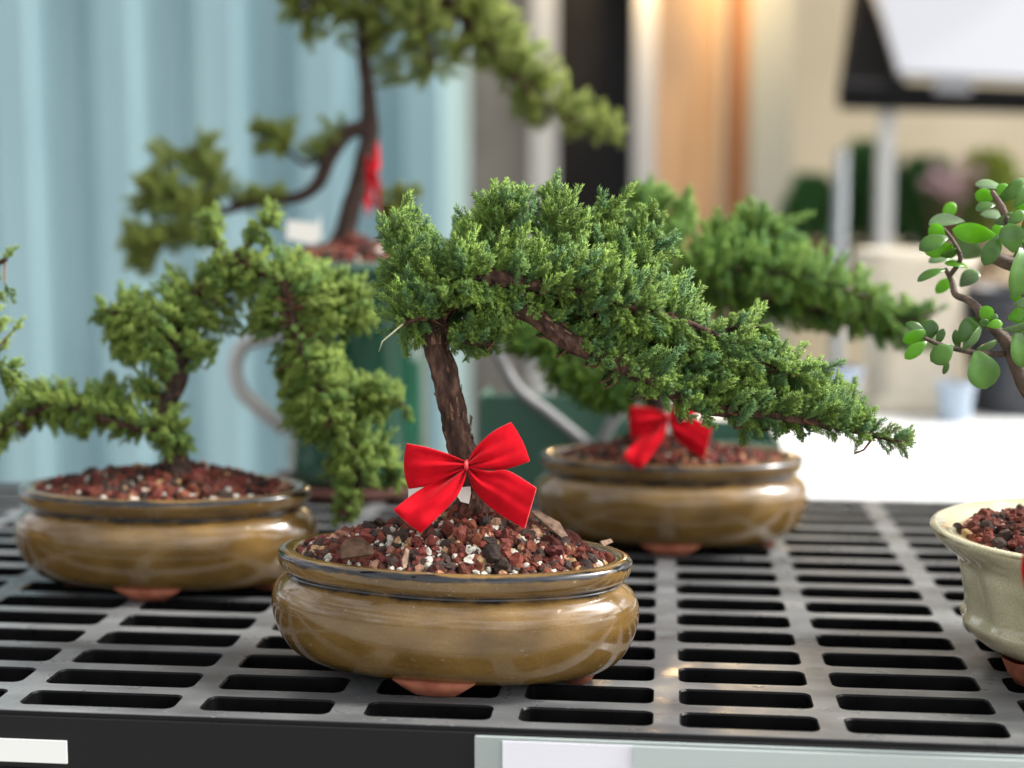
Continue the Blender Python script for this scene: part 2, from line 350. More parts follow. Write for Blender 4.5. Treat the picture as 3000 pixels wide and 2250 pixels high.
# ------------------------------------------------------------------ background architecture
def at(px, Y):   # world x where the column px meets the plane at depth Y near eye height
    return (px-1500)/FPX*Y/CP
blue = mat('blue_painted_steel', (.33, .52, .56), .45, .4); noise_col(blue, (.225, .36, .40), (.32, .475, .51), 1.5, .35, .65, 5, (2, 2, .35)); 
def container():
    Y = 4.0; x1 = at(1372, Y); root = empty('corrugated_container', (x1-1.8, Y, -.82)); tag(root, 'pale blue corrugated steel container wall filling the left background', 'container')
    pitch = .265; v = []; f = []; xs = []
    x = .9; n = 0; off = at(330, Y)-(x1-1.8)
    segs = [(0, 0), (.06, -.075), (.155, -.075), (.215, 0)]
    pts = []
    k0 = -12
    for k in range(k0, 16):
        for (dx, dy) in segs: pts.append((off-.06+k*pitch+dx, dy))
    pts = [p for p in pts if -1.9 < p[0] < 1.76]
    pts += [(1.78, 0)]
    m_ = len(pts)
    v = [(p[0], p[1], 0) for p in pts]+[(p[0], p[1], 2.6) for p in pts]
    f = [(i, i+1, m_+i+1, m_+i) for i in range(m_-1)]
    mesh('corrugated_panel', v, f, blue, root, smooth=False)
    b = MB(); b.box(-1.9, 1.8, .01, 2.2, 0, 2.6); b.build('container_box', blue, root)
    b = MB(); b.box(1.70, 1.80, -.06, -.001, 0, 2.6, bev=.004); b.build('corner_post', mat('pale_green_paint', (.50, .66, .63), .4), root)
    b = MB(); b.box(-1.9, 1.699, -.095, -.078, 0, .14, bev=.004); b.build('bottom_rail', blue, root)
container()
def column(name, px0, px1, Y, z0, z1, m, label, cat, depth=.06):
    x0, x1 = at(px0, Y), at(px1, Y); o = MB(); o.box(-(x1-x0)/2, (x1-x0)/2, 0, depth, 0, z1-z0, bev=.004)
    ob = o.build(name, m); ob.location = ((x0+x1)/2, Y, z0); tag(ob, label, cat); return ob
brown = mat('grey_brown_render', rough=.8); noise_col(brown, (.17, .145, .125), (.25, .215, .19), 5)
column('brown_pillar', 1378, 1556, 4.1, -.82, 2.4, brown, 'grey brown pillar just right of the blue container', 'pillar', .2)
whitep = mat('white_post_paint', (.45, .45, .44), .5)
column('door_post', 1556, 1628, 4.05, -.82, 2.4, whitep, 'white upright post between grey brown pillar and dark doorway', 'post', .06)
dark = mat('dark_opening', (.012, .012, .013), .85, .12); noise_col(dark, (.010, .010, .011), (.02, .02, .021), 4)  # near-black colour stands for the shade inside an opening
column('dark_opening', 1630, 1852, 4.15, -.82, 2.4, dark, 'near black slab filling the dark opening between the two white posts', 'door', .1)
column('door_post', 1852, 1912, 4.05, -.82, 2.4, whitep, 'white upright post between the dark opening and glowing orange panel', 'post', .06)
wood = mat('orange_wood', rough=.45); noise_col(wood, (.52, .32, .17), (.68, .46, .27), 3, .35, .65, 6, (6, 6, .4))
column('wooden_panel', 1912, 2095, 4.2, -.82, 2.4, wood, 'broad honey coloured wood panel lit by a warm lamp', 'wood panel', .06)
wood2 = mat('red_wood', rough=.5); noise_col(wood2, (.42, .19, .085), (.60, .30, .15), 3, .35, .65, 6, (6, 6, .4))
column('wooden_panel', 2110, 2188, 4.2, -.82, 2.4, wood2, 'narrow reddish wood panel beside the honey coloured one', 'wood panel', .06)
column('divider', 2088, 2112, 4.15, -.82, 2.4, mat('beige_trim', (.5, .38, .26), .6), 'thin beige divider between the two wood panels', 'divider', .05)
grn = mat('grey_green_paint', (.36, .36, .30), .7)
column('grey_pillar', 2188, 2305, 4.1, -.82, 2.4, grn, 'grey green pillar left of the cream wall', 'pillar', .2)
cream = mat('cream_render', rough=.8); noise_col(cream, (.58, .49, .34), (.67, .58, .42), 2)
b = MB(); b.box(at(2290, 4.6), 5.0, 4.6, 4.8, -.82, 3.0); w_ = b.build('cream_wall', cream); tag(w_, 'cream rendered wall filling the right background', 'wall')
b = MB(); b.box(at(1370, 4.9), at(2290, 4.6)-.001, 4.75, 4.9, -.82, 3.0); w_ = b.build('shaded_wall', brown); tag(w_, 'grey brown wall behind the doorway posts and panels', 'wall')
# warm lamp over the wood panel
lr = empty('wall_lamp', (at(1975, 4.02), 4.02, .93)); tag(lr, 'small warm wall lamp above the honey coloured wood panel', 'lamp')
em = mat('lamp_glow', (1, .8, .5), .5); bsdf(em).inputs['Emission Color'].default_value = (1, .72, .36, 1); bsdf(em).inputs['Emission Strength'].default_value = 2.2
b = MB(); b.tube([(0, 0, -.10), (0, 0, .10)], [.035, .035], 16); b.build('lamp_tube', em, lr, True)
b = MB(); b.box(-.02, .02, .03, .17, -.02, .02); b.build('bracket', whitep, lr)
ld = bpy.data.lights.new('wall_lamp_light', 'POINT'); lo = bpy.data.objects.new('wall_lamp_light', ld); col.objects.link(lo); lo.parent = lr
lo.location = (0, -.06, 0); ld.energy = 9; ld.color = (1, .70, .36); ld.shadow_soft_size = .05

# canopy
def canopy():
    Y = 3.3; root = empty('market_canopy', (at(2600, Y), Y, -.82)); tag(root, 'tilted grey sheet canopy with black frame on thin white posts, upper right', 'canopy')
    ox, oy, oz = root.location
    def Lp(px, py, s): p = W(px, py, s); return (p.x-ox, p.y-oy, p.z-oz)
    def slab(name, pts, th, m):
        a = [Vector(p) for p in pts]; nrm = (a[1]-a[0]).cross(a[2]-a[0]).normalized()*th
        n = len(a); v = a+[p+nrm for p in a]
        f = [tuple(range(n))[::-1], tuple(range(n, 2*n))]+[(i, (i+1) % n, n+(i+1) % n, n+i) for i in range(n)]
        mesh(name, v, f, m, root, smooth=False)
    sheet = mat('pale_grey_sheet', (.30, .31, .335), .5); blk = mat('canopy_black', (.008, .008, .009), .8, .15)
    slab('sheet', [Lp(2632, 225, 3.0), Lp(3350, 260, 3.0), Lp(3350, -260, 3.5), Lp(2500, -230, 3.5)], .012, sheet)
    slab('side_panel', [Lp(2455, 300, 3.12), Lp(2660, 262, 3.06), Lp(2536, -60, 3.42), Lp(2505, -60, 3.46)], .012, blk)
    slab('front_rail', [Lp(2455, 305, 3.04), Lp(3350, 325, 3.04), Lp(3350, 272, 3.02), Lp(2455, 232, 3.02)], .03, blk)
    slab('badge_plate', [Lp(2735, 270, 2.97), Lp(2845, 276, 2.97), Lp(2845, 232, 2.97), Lp(2735, 226, 2.97)], .004, mat('silver_plate', (.22, .22, .23), .6))
    for px0, px1 in ((2570, 2640),):
        p0 = Lp(px0+16, 290, 3.04); p1 = Lp(px1-14, 290, 3.04); b = MB(); b.box(p0[0], p1[0], p0[1], p0[1]+.04, 0, p0[2]-.008, bev=.003); b.build('post', mat('canopy_post', (.58, .59, .58), .5), root)
    stand_top = .9
    return root
canopy()
# wooden stand carrying the shrubs and the post
stt = mat('weathered_wood', (.30, .22, .15), .7); noise_col(stt, (.2, .15, .1), (.36, .27, .18), 6)
root = empty('plant_stand', (1.0, 3.25, -.82)); tag(root, 'weathered wooden stand carrying green shrubs before the cream wall', 'plant stand')
b = MB(); b.box(-.62, 1.2, -.3, .35, .86, .90, bev=.004); b.build('stand_top', stt, root)
for x, y in ((-.55, -.25), (1.1, -.25), (-.55, .3), (1.1, .3)):
    b = MB(); b.box(x-.03, x+.03, y-.03, y+.03, 0, .86); b.build('leg', stt, root)
# thin grey pole in front of it
pm = mat('galvanised_pole', (.20, .22, .235), .5, .4)
b = MB(); b.tube([(0, 0, -.82), (0, 0, .22+.11)], [.011, .011], 20); pole = b.build('metal_pole', pm, None, True); pole.location = (at(2447, 2.6), 2.6, 0)
tag(pole, 'thin galvanised pole standing among the shrubs left of the white canopy post', 'pole')

# ------------------------------------------------------------------ leafy shrubs behind
def shrub(name, cx, cy, base_z, R, H, n, label, leaf=.03, pot_r=.07, pot_h=.1, potc=(.28, .09, .05), fm='shrub', group=None):
    root = empty(name, (cx, cy, base_z)); tag(root, label, 'plant', group)
    pmat = mat('pot_'+name, potc, .7)
    prof = [(0, .002), (pot_r*.72, 0), (pot_r*.95, pot_h*.82), (pot_r*1.08, pot_h*.83), (pot_r*1.08, pot_h), (pot_r*.93, pot_h), (pot_r*.9, pot_h*.86), (0, pot_h*.86)]
    v, f = lathe(prof, 28); mesh('plant_pot', v, f, pmat, root)
    P = []; F = []; tip = []; hue = []
    st = MB()
    for k in range(14):
        a = rng.uniform(0, 2*PI); r = R*rng.uniform(.2, .8); top = (r*math.cos(a), r*math.sin(a), pot_h+H*rng.uniform(.5, .95))
        st.tube(smooth_path([(0, 0, pot_h*.8), (top[0]*.4, top[1]*.4, pot_h+H*.3), top], 4), .0025, 5)
    st.build('stems', M['twig'], root, True)
    for k in range(n):
        a = rng.uniform(0, 2*PI); t = rng.uniform(.05, 1); rr_ = R*math.sqrt(rng.uniform(0, 1))*(1-.55*t**2)
        c = Vector((rr_*math.cos(a), rr_*math.sin(a), pot_h+H*t)); d = (Vector((c.x, c.y, .02+H*.5*t))*1.0+Vector(rng.normal(0, R*.5, 3))).normalized()
        s = d.orthogonal().normalized(); s = Matrix.Rotation(rng.uniform(0, 6.28), 3, d) @ s; nn = d.cross(s)
        l = leaf*rng.uniform(.6, 1.3); w = l*.22; i0 = len(P)
        P += [c, c+d*l*.5+s*w+nn*l*.06, c+d*l, c+d*l*.5-s*w+nn*l*.06]; F += [(i0, i0+1, i0+2), (i0, i0+2, i0+3)]
        h = rng.uniform(0, 1); tip += [t*.6+.2*h]*4; hue += [h]*4
    mesh('foliage', P, np.array(F), M[fm], root, True, attrs={'tip': tip, 'hue': hue})
    return root
def lathe(prof, n=48, fn=None):
    v = []; f = []
    for (r, z) in prof:
        for j in range(n):
            a = 2*PI*j/n; x, y = r*math.cos(a), r*math.sin(a)
            if fn: x, y = fn(x, y, r, z, a)
            v.append((x, y, z))
    for i in range(len(prof)-1):
        for j in range(n):
            a = i*n+j; b = i*n+(j+1) % n; f.append((a, b, b+n, a+n))
    return v, f
ST = .082
for i, (px, R, H, n, lab, pc) in enumerate([(2365, .055, .12, 900, 'dark green shrub in a reddish brown pot, left of the thin galvanised pole', (.22, .07, .045)),
        (2540, .075, .19, 1500, 'tall green shrub between the thin pole and the white canopy post', (.12, .10, .07)),
        (2700, .075, .16, 1200, 'dark bushy shrub just right of the white canopy post', (.05, .05, .05)),
        (2880, .08, .17, 900, 'loose pale shrub behind the jade plant', (.35, .3, .22))]):
    shrub('potted_shrub', at(px, 3.2), 3.2+.03*(i % 2), ST, R, H, n, lab, .035, .05, .07, pc, 'shrub' if i < 3 else 'needle_o', 'shrubs on the wooden stand')
# pink blossoms
pk = mat('pink_petals', (.42, .27, .29), .6)
root = empty('pink_flowers', (at(2770, 3.1), 3.1, ST)); tag(root, 'small pink flowering plant among the shrubs below the canopy', 'flowers')
b = MB()
for k in range(26):
    c = Vector((rng.normal(0, .028), rng.normal(0, .02), .20+rng.normal(0, .022)))
    for q in range(5):
        a = q*1.2566; b.add([c, c+Vector((math.cos(a-.5)*.007, -.002, math.sin(a-.5)*.007)), c+Vector((math.cos(a)*.012, -.004, math.sin(a)*.012)), c+Vector((math.cos(a+.5)*.007, -.002, math.sin(a+.5)*.007))], [(0, 1, 2, 3)])
b.build('blossoms', pk, root)
b = MB()
for k in range(9): b.tube(smooth_path([(0, 0, 0), (rng.normal(0, .012), 0, .1), (rng.normal(0, .028), rng.normal(0, .02), .2)], 4), .0018, 5)
b.build('stems', M['twig'], root, True)

# beige urn, black pot, small blue pot on white table
def white_z(): return -.002
def urn():
    root = empty('beige_urn', (at(2665, 1.80), 1.80, -.002)); tag(root, 'tall square beige stone urn with stepped rim on the white table', 'urn')
    m = mat('beige_stone', rough=.7); noise_col(m, (.50, .44, .34), (.62, .56, .45), 14); bump(m, 120, .3, .002)
    def sq(prof, n=40, r=.25):
        def fn(x, y, rr_, z, a):
            c, s_ = math.cos(a), math.sin(a); k = (abs(c)**6+abs(s_)**6)**(-1/6); return rr_*c*k, rr_*s_*k
        return lathe(prof, n, fn)
    v, f = sq([(0, .001), (.058, 0), (.060, .014), (.056, .018), (.047, .022), (.050, .08), (.053, .155), (.055, .162), (.061, .168), (.064, .178), (.064, .19), (.060, .192), (.054, .19), (.052, .17), (0, .168)])
    mesh('urn_body', v, f, m, root)
urn()
def blackpot(name, px, s, r, h, c, label, cat='pot', off=(0, 0)):
    root = empty(name, (at(px, s)+off[0], s+off[1], -.002)); tag(root, label, cat)
    m = mat('plastic_'+name, c, .35); bump(m, 90, .1, .002)
    v, f = lathe([(0, .002), (r*.78, 0), (r*.8, .004), (r*.93, h*.80), (r*.94, h*.82), (r*1.02, h*.83), (r*1.04, h*.98), (r*1.02, h), (r*.97, h), (r*.93, h*.85), (r*.9, h*.8)], 48)
    mesh('pot_body', v, f, m, root)
    v, f = lathe([(r*.93, h*.88), (0, h*.90)], 24); mesh('soil', v, f, M['soil'], root)
    return root
bp = blackpot('black_nursery_pot', 2990, 1.78, .0735, .148, (.022, .025, .032), 'large black plastic nursery pot behind the jade plant')
blackpot('pale_blue_pot', 2418, 1.72, .042, .060, (.24, .29, .36), 'small pale blue plastic pot on the white table beneath the juniper branch')
blackpot('small_white_pot', 2800, 1.70, .022, .045, (.33, .40, .48), 'small whitish pot between the beige urn and black nursery pot')
op = blackpot('orange_pot', 3075, 1.9, .05, .225, (.62, .24, .08), 'orange pot peeking out behind the jade leaves at the right edge')

# ------------------------------------------------------------------ plants: foliage machinery
def plume_template(nb, Lp, nlen, nwid, nang, bl, bang, seed, step, sub=0):
    """needle geometry of one shoot along +Z, metres. returns verts, tip value"""
    r = np.random.default_rng(seed); Ps = []; Ds = []; Ts = []; Ls = []
    def axis(path, n, t0, endlen):
        az = r.uniform(0, 6.28); m = len(path)
        for k in range(n):
            t = (k+.5)/n; i = t*(m-1); i0 = int(i); p = path[i0]*(1-(i-i0))+path[min(i0+1, m-1)]*(i-i0)
            d = path[min(i0+1, m-1)]-path[max(i0, 0)] if i0 < m-1 else path[-1]-path[-2]
            d = d/np.linalg.norm(d); a = np.cross(d, [.31, .9, .2]); a /= np.linalg.norm(a); b_ = np.cross(d, a)
            for q in range(3):
                az += 2.0944+.35*r.normal(); ang = nang*(1-.55*t**3)+.12*r.normal()
                o = math.sin(ang)*(math.cos(az)*a+math.sin(az)*b_)+math.cos(ang)*d
                Ps.append(p); Ds.append(o); Ts.append(t0+(1-t0)*t**1.3); Ls.append(nlen*(1-.3*t*endlen)*r.uniform(.8, 1.2))
            az += 1.047
    bend = r.normal(0, .12, 2)
    main = [np.array([bend[0]*t*t*Lp, bend[1]*t*t*Lp, t*Lp]) for t in np.linspace(0, 1, 7)]
    axis(main, int(Lp/step), .25, 1)
    az = r.uniform(0, 6.28)
    for k in range(nb):
        t = .1+.78*(k+.5)/nb; az += 2.4+.3*r.normal(); i = t*6; i0 = int(i); p = main[i0]*(1-(i-i0))+main[i0+1]*(i-i0)
        l = bl*(1-.62*t)*r.uniform(.75, 1.2); an = bang*r.uniform(.8, 1.2)
        h = np.array([math.cos(az), math.sin(az), 0])
        path = [p+h*math.sin(an)*l*u*(1-.22*u)+np.array([0, 0, 1])*(math.cos(an)*l*u+.22*l*u*u) for u in np.linspace(0, 1, 5)]
        axis(path, max(3, int(l/step)), .25, 1)
        if sub and l > .005:
            for sgn in (-1, 1):
                for uu in (.35, .6):
                    q = path[int(uu*4)]; side = np.cross(h, [0, 0, 1])*sgn; dd = side*.55+h*.4+np.array([0, 0, .7]); dd /= np.linalg.norm(dd); l2 = l*sub*r.uniform(.8, 1.2)
                    axis([q+dd*l2*u for u in np.linspace(0, 1, 4)], max(2, int(l2/step)), .35, 1)
    P = np.array(Ps); D = np.array(Ds); T = np.array(Ts); Ln = np.array(Ls)
    A = np.cross(D, r.normal(size=D.shape)); A /= np.linalg.norm(A, axis=1)[:, None]; B = np.cross(D, A)
    V = []
    for q in range(3):
        a = q*2.0944; V.append(P+D*(Ln*.15)[:, None]+(A*math.cos(a)+B*math.sin(a))*nwid*.5)
    V.append(P+D*Ln[:, None])
    V = np.stack(V, 1)          # n,5,3
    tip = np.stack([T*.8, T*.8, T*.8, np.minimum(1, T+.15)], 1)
    n = len(P); base = np.arange(n)[:, None]*4
    F = np.concatenate([base+np.array([[0, 1, 3]]), base+np.array([[1, 2, 3]]), base+np.array([[2, 0, 3]])])
    return V.reshape(-1, 3), tip.ravel(), F
TPL = {
 'main': [plume_template(8, .022, .0037, .00085, .74, .0088, .56, s, .00115) for s in range(7)],
 'scale': [plume_template(8, .021, .0021, .00105, .62, .0075, .62, 20+s, .00110, .5) for s in range(6)],
 'back': [plume_template(8, .022, .0038, .0011, .72, .0090, .58, 40+s, .0014) for s in range(5)],
 'olive': [plume_template(10, .024, .0040, .0014, .68, .0105, .66, 60+s, .0023) for s in range(5)],
}
def inpoly(x, y, poly):
    c = False; j = len(poly)-1
    for i in range(len(poly)):
        xi, yi = poly[i]; xj, yj = poly[j]
        if (yi > y) != (yj > y) and x < (xj-xi)*(y-yi)/(yj-yi)+xi: c = not c
        j = i
    return c
def edist(x, y, poly):
    P = np.array(poly, float); Q = np.roll(P, -1, 0); d = Q-P; t = np.clip(((np.array([x, y])-P)*d).sum(1)/(d*d).sum(1), 0, 1)
    return np.sqrt((((P+d*t[:, None])-[x, y])**2).sum(1)).min()
def crown(root, polys, skels, s0, T, n, style, material, mind, Lr=(.016, .024), clear=(), up=.5, fwd=.3, seed=1, inset=14, zb=1.0, twr=.0005, sfun=None, clear_front=.004):
    """fills a crown volume round the skeleton branches with shoots; each is joined to its branch by a twig"""
    r = np.random.default_rng(seed)
    sk = []; tg = []
    for path in skels:
        p = np.array([tuple(q) for q in path]); sk.append(p[1:]); t = np.diff(p, axis=0); t /= np.linalg.norm(t, axis=1)[:, None]; tg.append(t)
    sk = np.concatenate(sk); tg = np.concatenate(tg)
    areas = []
    for po in polys:
        a = np.array(po, float); areas.append(abs((a[:, 0]*np.roll(a[:, 1], -1)-a[:, 1]*np.roll(a[:, 0], -1)).sum())/2)
    areas = np.array(areas); areas /= areas.sum()
    tips = np.zeros((0, 3)); VV = []; FF = []; TT = []; HH = []; off = 0; tw = MB(); tries = 0; cnt = 0
    while cnt < n and tries < n*60:
        tries += 1
        po = polys[r.choice(len(polys), p=areas)]; a = np.array(po)
        x = r.uniform(a[:, 0].min(), a[:, 0].max()); y = r.uniform(a[:, 1].min(), a[:, 1].max())
        if not inpoly(x, y, po): continue
        e = edist(x, y, po)
        if e < inset*r.uniform(.3, 1.2): continue
        sbase = sfun(x, y) if sfun else s0
        half = T*math.sqrt(min(1, e/(T*.8*FPX/sbase)))
        q = r.uniform(-1, 1); q = math.copysign(abs(q)**.7, q)*half
        if any(inpoly(x, y, c) for c in clear) and q < clear_front: continue
        tipp = np.array(W(x, y, sbase+q)); lead = r.uniform() < .16
        if len(tips) and ((tips-tipp)**2).sum(1).min() < mind**2: continue
        dd = ((sk-tipp)**2).sum(1); i = dd.argmin(); nb = sk[i]; dist = math.sqrt(dd[i])
        below = tipp[2] < nb[2]-.003
        d = (tipp-nb)/max(dist, 1e-4)*1.0+tg[i]*fwd+np.array([0, 0, (-.05 if below else up)])+r.normal(0, .2, 3); d /= np.linalg.norm(d)
        Ln = min(r.uniform(*Lr), max(.0105, dist*1.05+.003)); base = tipp-d*Ln
        if dist < Ln*.95: base = nb+d*.001
        if lead and not below: Ln *= 1.2; base = base-d*Ln*.0
        V, tp, F = TPL[style][r.integers(len(TPL[style]))]
        u = np.cross(d, r.normal(size=3)); u /= np.linalg.norm(u); w = np.cross(d, u); Lt = V[:, 2].max(); k = Ln/Lt
        R = np.stack([u, w, d]); kk = .5*(k+1)
        Vn = (V*np.array([kk, kk, k]))@R+base
        VV.append(Vn); FF.append(F+off); off += len(V)
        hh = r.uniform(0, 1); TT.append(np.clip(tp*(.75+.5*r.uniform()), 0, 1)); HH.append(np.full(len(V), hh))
        tips = np.vstack([tips, tipp]); cnt += 1
        mid = (base+nb)/2+np.array([0, 0, -.004])*min(1, float(np.linalg.norm(base-nb))/.03)*(0 if below else 1)
        tw.tube([Vector(nb), Vector(mid), Vector(base), Vector(base+d*Ln*.2)], [twr*1.5, twr*1.2, twr*.8, twr*.5], 5)
    V = loc_in(root, np.concatenate(VV))
    o = mesh('foliage', V, np.concatenate(FF), material, root, True, attrs={'tip': np.concatenate(TT), 'hue': np.concatenate(HH)})
    tv = loc_in(root, [tuple(v) for v in tw.v]); mesh('twigs', tv, tw.f, M['twig'], root, True)
    print(root.name, 'plumes', cnt, 'tris', sum(len(f) for f in FF)); return o
def limb(root, name, pts, rads, m, wob=.18, n=20, k=10, fr=150, parent=None):
    P = smooth_path(pts, k); R = path_r(rads, k)
    v, f = tube(P, R, n, wob, fr); o = mesh(name, loc_in(root, [tuple(q) for q in v]), f, m, parent or root, True); return P, o
def flakes(root, P, R, n, seed, parent=None, smin=.002, smax=.006):
    r = np.random.default_rng(seed); b = MB()
    for k in range(n):
        i = r.integers(1, len(P)-1); t = (P[i+1]-P[i-1]).normalized(); u = t.orthogonal().normalized(); a = r.uniform(0, 6.28)
        d = Matrix.Rotation(a, 3, t) @ u; s = t.cross(d); c = P[i]+d*R[i]*1.02; l = r.uniform(smin, smax); w = l*r.uniform(.2, .45); lift = r.uniform(.05, .35)
        p = [c-s*w*.5, c+s*w*.5, c+s*w*.4+t*l+d*l*lift, c-s*w*.3+t*l*.8+d*l*lift*1.2]
        th = d*.0002
        b.add([q for q in p]+[q+th for q in p], [(3, 2, 1, 0), (4, 5, 6, 7), (0, 1, 5, 4), (1, 2, 6, 5), (2, 3, 7, 6), (3, 0, 4, 7)])
    mesh('bark_flakes', loc_in(root, [tuple(q) for q in b.v]), b.f, M['flake'], parent or root, False)

# ------------------------------------------------------------------ oval pots
def oval_pot(root, a=.100, b=.058, rz=0, parent=None):
    """part pot with four feet as its children"""
    prof = [(-.046, .0034, 0), (-.034, .0036, 0), (-.021, .0054, 0), (-.0110, .0112, 0), (-.0048, .0195, 0), (-.0010, .0295, 0), (0, .0380, 0), (-.0010, .0440, 0), (-.0035, .0482, .05), (-.0068, .0512, .30),
            (-.0090, .0528, .62), (-.0094, .0539, .66), (-.0082, .0550, .35), (-.0058, .0570, .05), (-.0044, .0595, 0), (-.0038, .0625, .30), (-.0039, .0643, .72), (-.0046, .0655, .80), (-.0058, .0664, .45), (-.0072, .0669, .2), (-.0100, .0668, 0), (-.0122, .0662, .1), (-.0138, .0645, .35), (-.0145, .060, .4), (-.016, .050, .2), (-.022, .030, 0)]
    n = 160; v = []; f = []; pool = []
    pts = smooth_path([(p[0]*10, p[1]*10, p[2]) for p in prof], 3)
    for q in pts:
        o, z, pl = q.x/10, q.y/10, q.z
        for j in range(n):
            t = 2*PI*j/n; c, s = math.cos(t), math.sin(t)
            nx, ny = c/(a), s/(b); l = math.hypot(nx, ny); nx /= l; ny /= l
            wv = .0004*noise.noise(Vector((c*2, s*2, z*30)))
            x = a*c+nx*(o+wv); y = b*s+ny*(o+wv)
            if o < -.03: x = (a+o)*c; y = (b+o)*s
            v.append((x, y, z+.0005*noise.noise(Vector((c*1.7+4, s*1.7, 3))))); pool.append(pl)
    m = len(pts)
    for i in range(m-1):
        for j in range(n): p = i*n+j; q = i*n+(j+1) % n; f.append((p, q, q+n, p+n))
    f.append(tuple(range(n))[::-1])
    pot = mesh('pot', v, f, M['glaze'], root, True, attrs={'pool': pool}); pot.rotation_euler = (0, 0, rz)
    for (ax, w1, w2, rad) in ((-PI/2, .019, .010, b-.021), (PI/2, .019, .010, b-.021), (0, .013, .008, a-.031), (PI, .013, .008, a-.038)):
        c, s = math.cos(ax), math.sin(ax); V = []; F = []
        K = 9
        for (z, w, dd) in ((0, w2, .0045), (.0012, w2*1.15, .0065), (.004, w1*.82, .0085), (.0085, w1*1.15, .0100)):
            for k in range(K):
                u = -1+2*k/(K-1); V.append((u*w, -dd*(1-.35*u*u)))
            for k in range(K):
                u = 1-2*k/(K-1); V.append((u*w, .006))
            F.append(z)
        VV = []
        for i, z in enumerate(F):
            for (t, d) in V[i*2*K:(i+1)*2*K]:
                # t tangential, d radial (negative = outward)
                VV.append((rad*c+(-d)*c - t*s, rad*s+(-d)*s + t*c, z))
        ff = []
        for i in range(3):
            for k in range(2*K): p = i*2*K+k; q = i*2*K+(k+1) % (2*K); ff.append((p, q, q+2*K, p+2*K))
        ff.append(tuple(range(2*K))[::-1]); ff.append(tuple(6*K+k for k in range(2*K)))
        mesh('foot', VV, ff, M['terra'], pot, True)
    return pot
def ico():
    import bmesh
    bm = bmesh.new(); bmesh.ops.create_icosphere(bm, subdivisions=2, radius=1); v = np.array([tuple(q.co) for q in bm.verts]); f = np.array([[w.index for w in q.verts] for q in bm.faces]); bm.free(); return v, f
IV, IF = ico()
def stones(root, a, b, rz, z0, H, n, seed, size=(.0022, .0052), px=0, py=0, white=.16, cone=1.3, tanf=.14, parent=None, spill=0):
    """heaped gravel inside an oval of half axes a, b: soil body below, loose stones on it"""
    r = np.random.default_rng(seed)
    def hz(x, y):
        e = math.sqrt(((x)/a)**2+((y)/b)**2); e2 = math.hypot((x-px)/.045, (y-py)/.04)
        return z0+H*.45*(1-min(1, e)**2)+H*.55*math.exp(-e2**cone)*(1-min(1, e)**4)
    v = []; f = []; nr, na = 14, 48
    for i in range(nr+1):
        e = i/nr
        for j in range(na):
            t = 2*PI*j/na; x, y = a*e*math.cos(t), b*e*math.sin(t); v.append((x, y, hz(x, y)-.0015))
    for i in range(nr):
        for j in range(na): p = i*na+j; q = i*na+(j+1) % na; f.append((p, p+na, q+na, q))
    s = mesh('soil', v, f, M['soil'], root, True); s.rotation_euler = (0, 0, rz)
    VV = []; CC = []; FF = []; off = 0
    for k in range(n):
        while True:
            x, y = r.uniform(-1, 1, 2)
            if x*x+y*y < .985: break
        x *= a; y *= b
        sz = r.uniform(size[0], size[1])*.5*(1 if r.uniform() < .85 else 1.45)
        u = r.uniform(); 
        if u < white: c = np.array([.60, .56, .48])*r.uniform(.75, 1.1); sz *= .72
        elif u < white+tanf: c = np.array([.42, .23, .13])*r.uniform(.6, 1.25)*np.array([1, r.uniform(.85, 1.2), r.uniform(.8, 1.2)]); sz *= .8
        elif u < white+tanf+.22: c = np.array([.045, .028, .022])*r.uniform(.6, 1.5)
        else: c = np.array([.15, .036, .022])*r.uniform(.45, 1.35)*np.array([1, r.uniform(.85, 1.25), r.uniform(.8, 1.3)])
        sd_ = r.uniform(0, 100, 3); nz = np.array([noise.noise(Vector(q*1.3+sd_)) for q in IV]); n2 = np.array([noise.noise(Vector(q*3.2+sd_)) for q in IV])
        sc = r.uniform(.7, 1.3, 3); sc[2] *= .8
        P = IV*(1+.55*nz+.38*n2)[:, None]*sc*sz*1.1
        P = np.clip(P, -sz*r.uniform(.85, 1.5, 3), sz*r.uniform(.85, 1.5, 3))
        ax = r.normal(size=3); ax /= np.linalg.norm(ax); R = np.array(Matrix.Rotation(r.uniform(0, 6.28), 3, Vector(ax)))
        P = P@R.T
        P += np.array([x, y, hz(x, y)+sz*r.uniform(-.1, .9)])
        VV.append(P); CC.append(np.tile(c, (len(P), 1))); FF.append(IF+off); off += len(P)
    o = mesh('gravel', np.concatenate(VV), np.concatenate(FF), M['stone'], root, False, ccol=np.concatenate(CC)); o.rotation_euler = (0, 0, rz); tag(o, kind='stuff')
    return hz

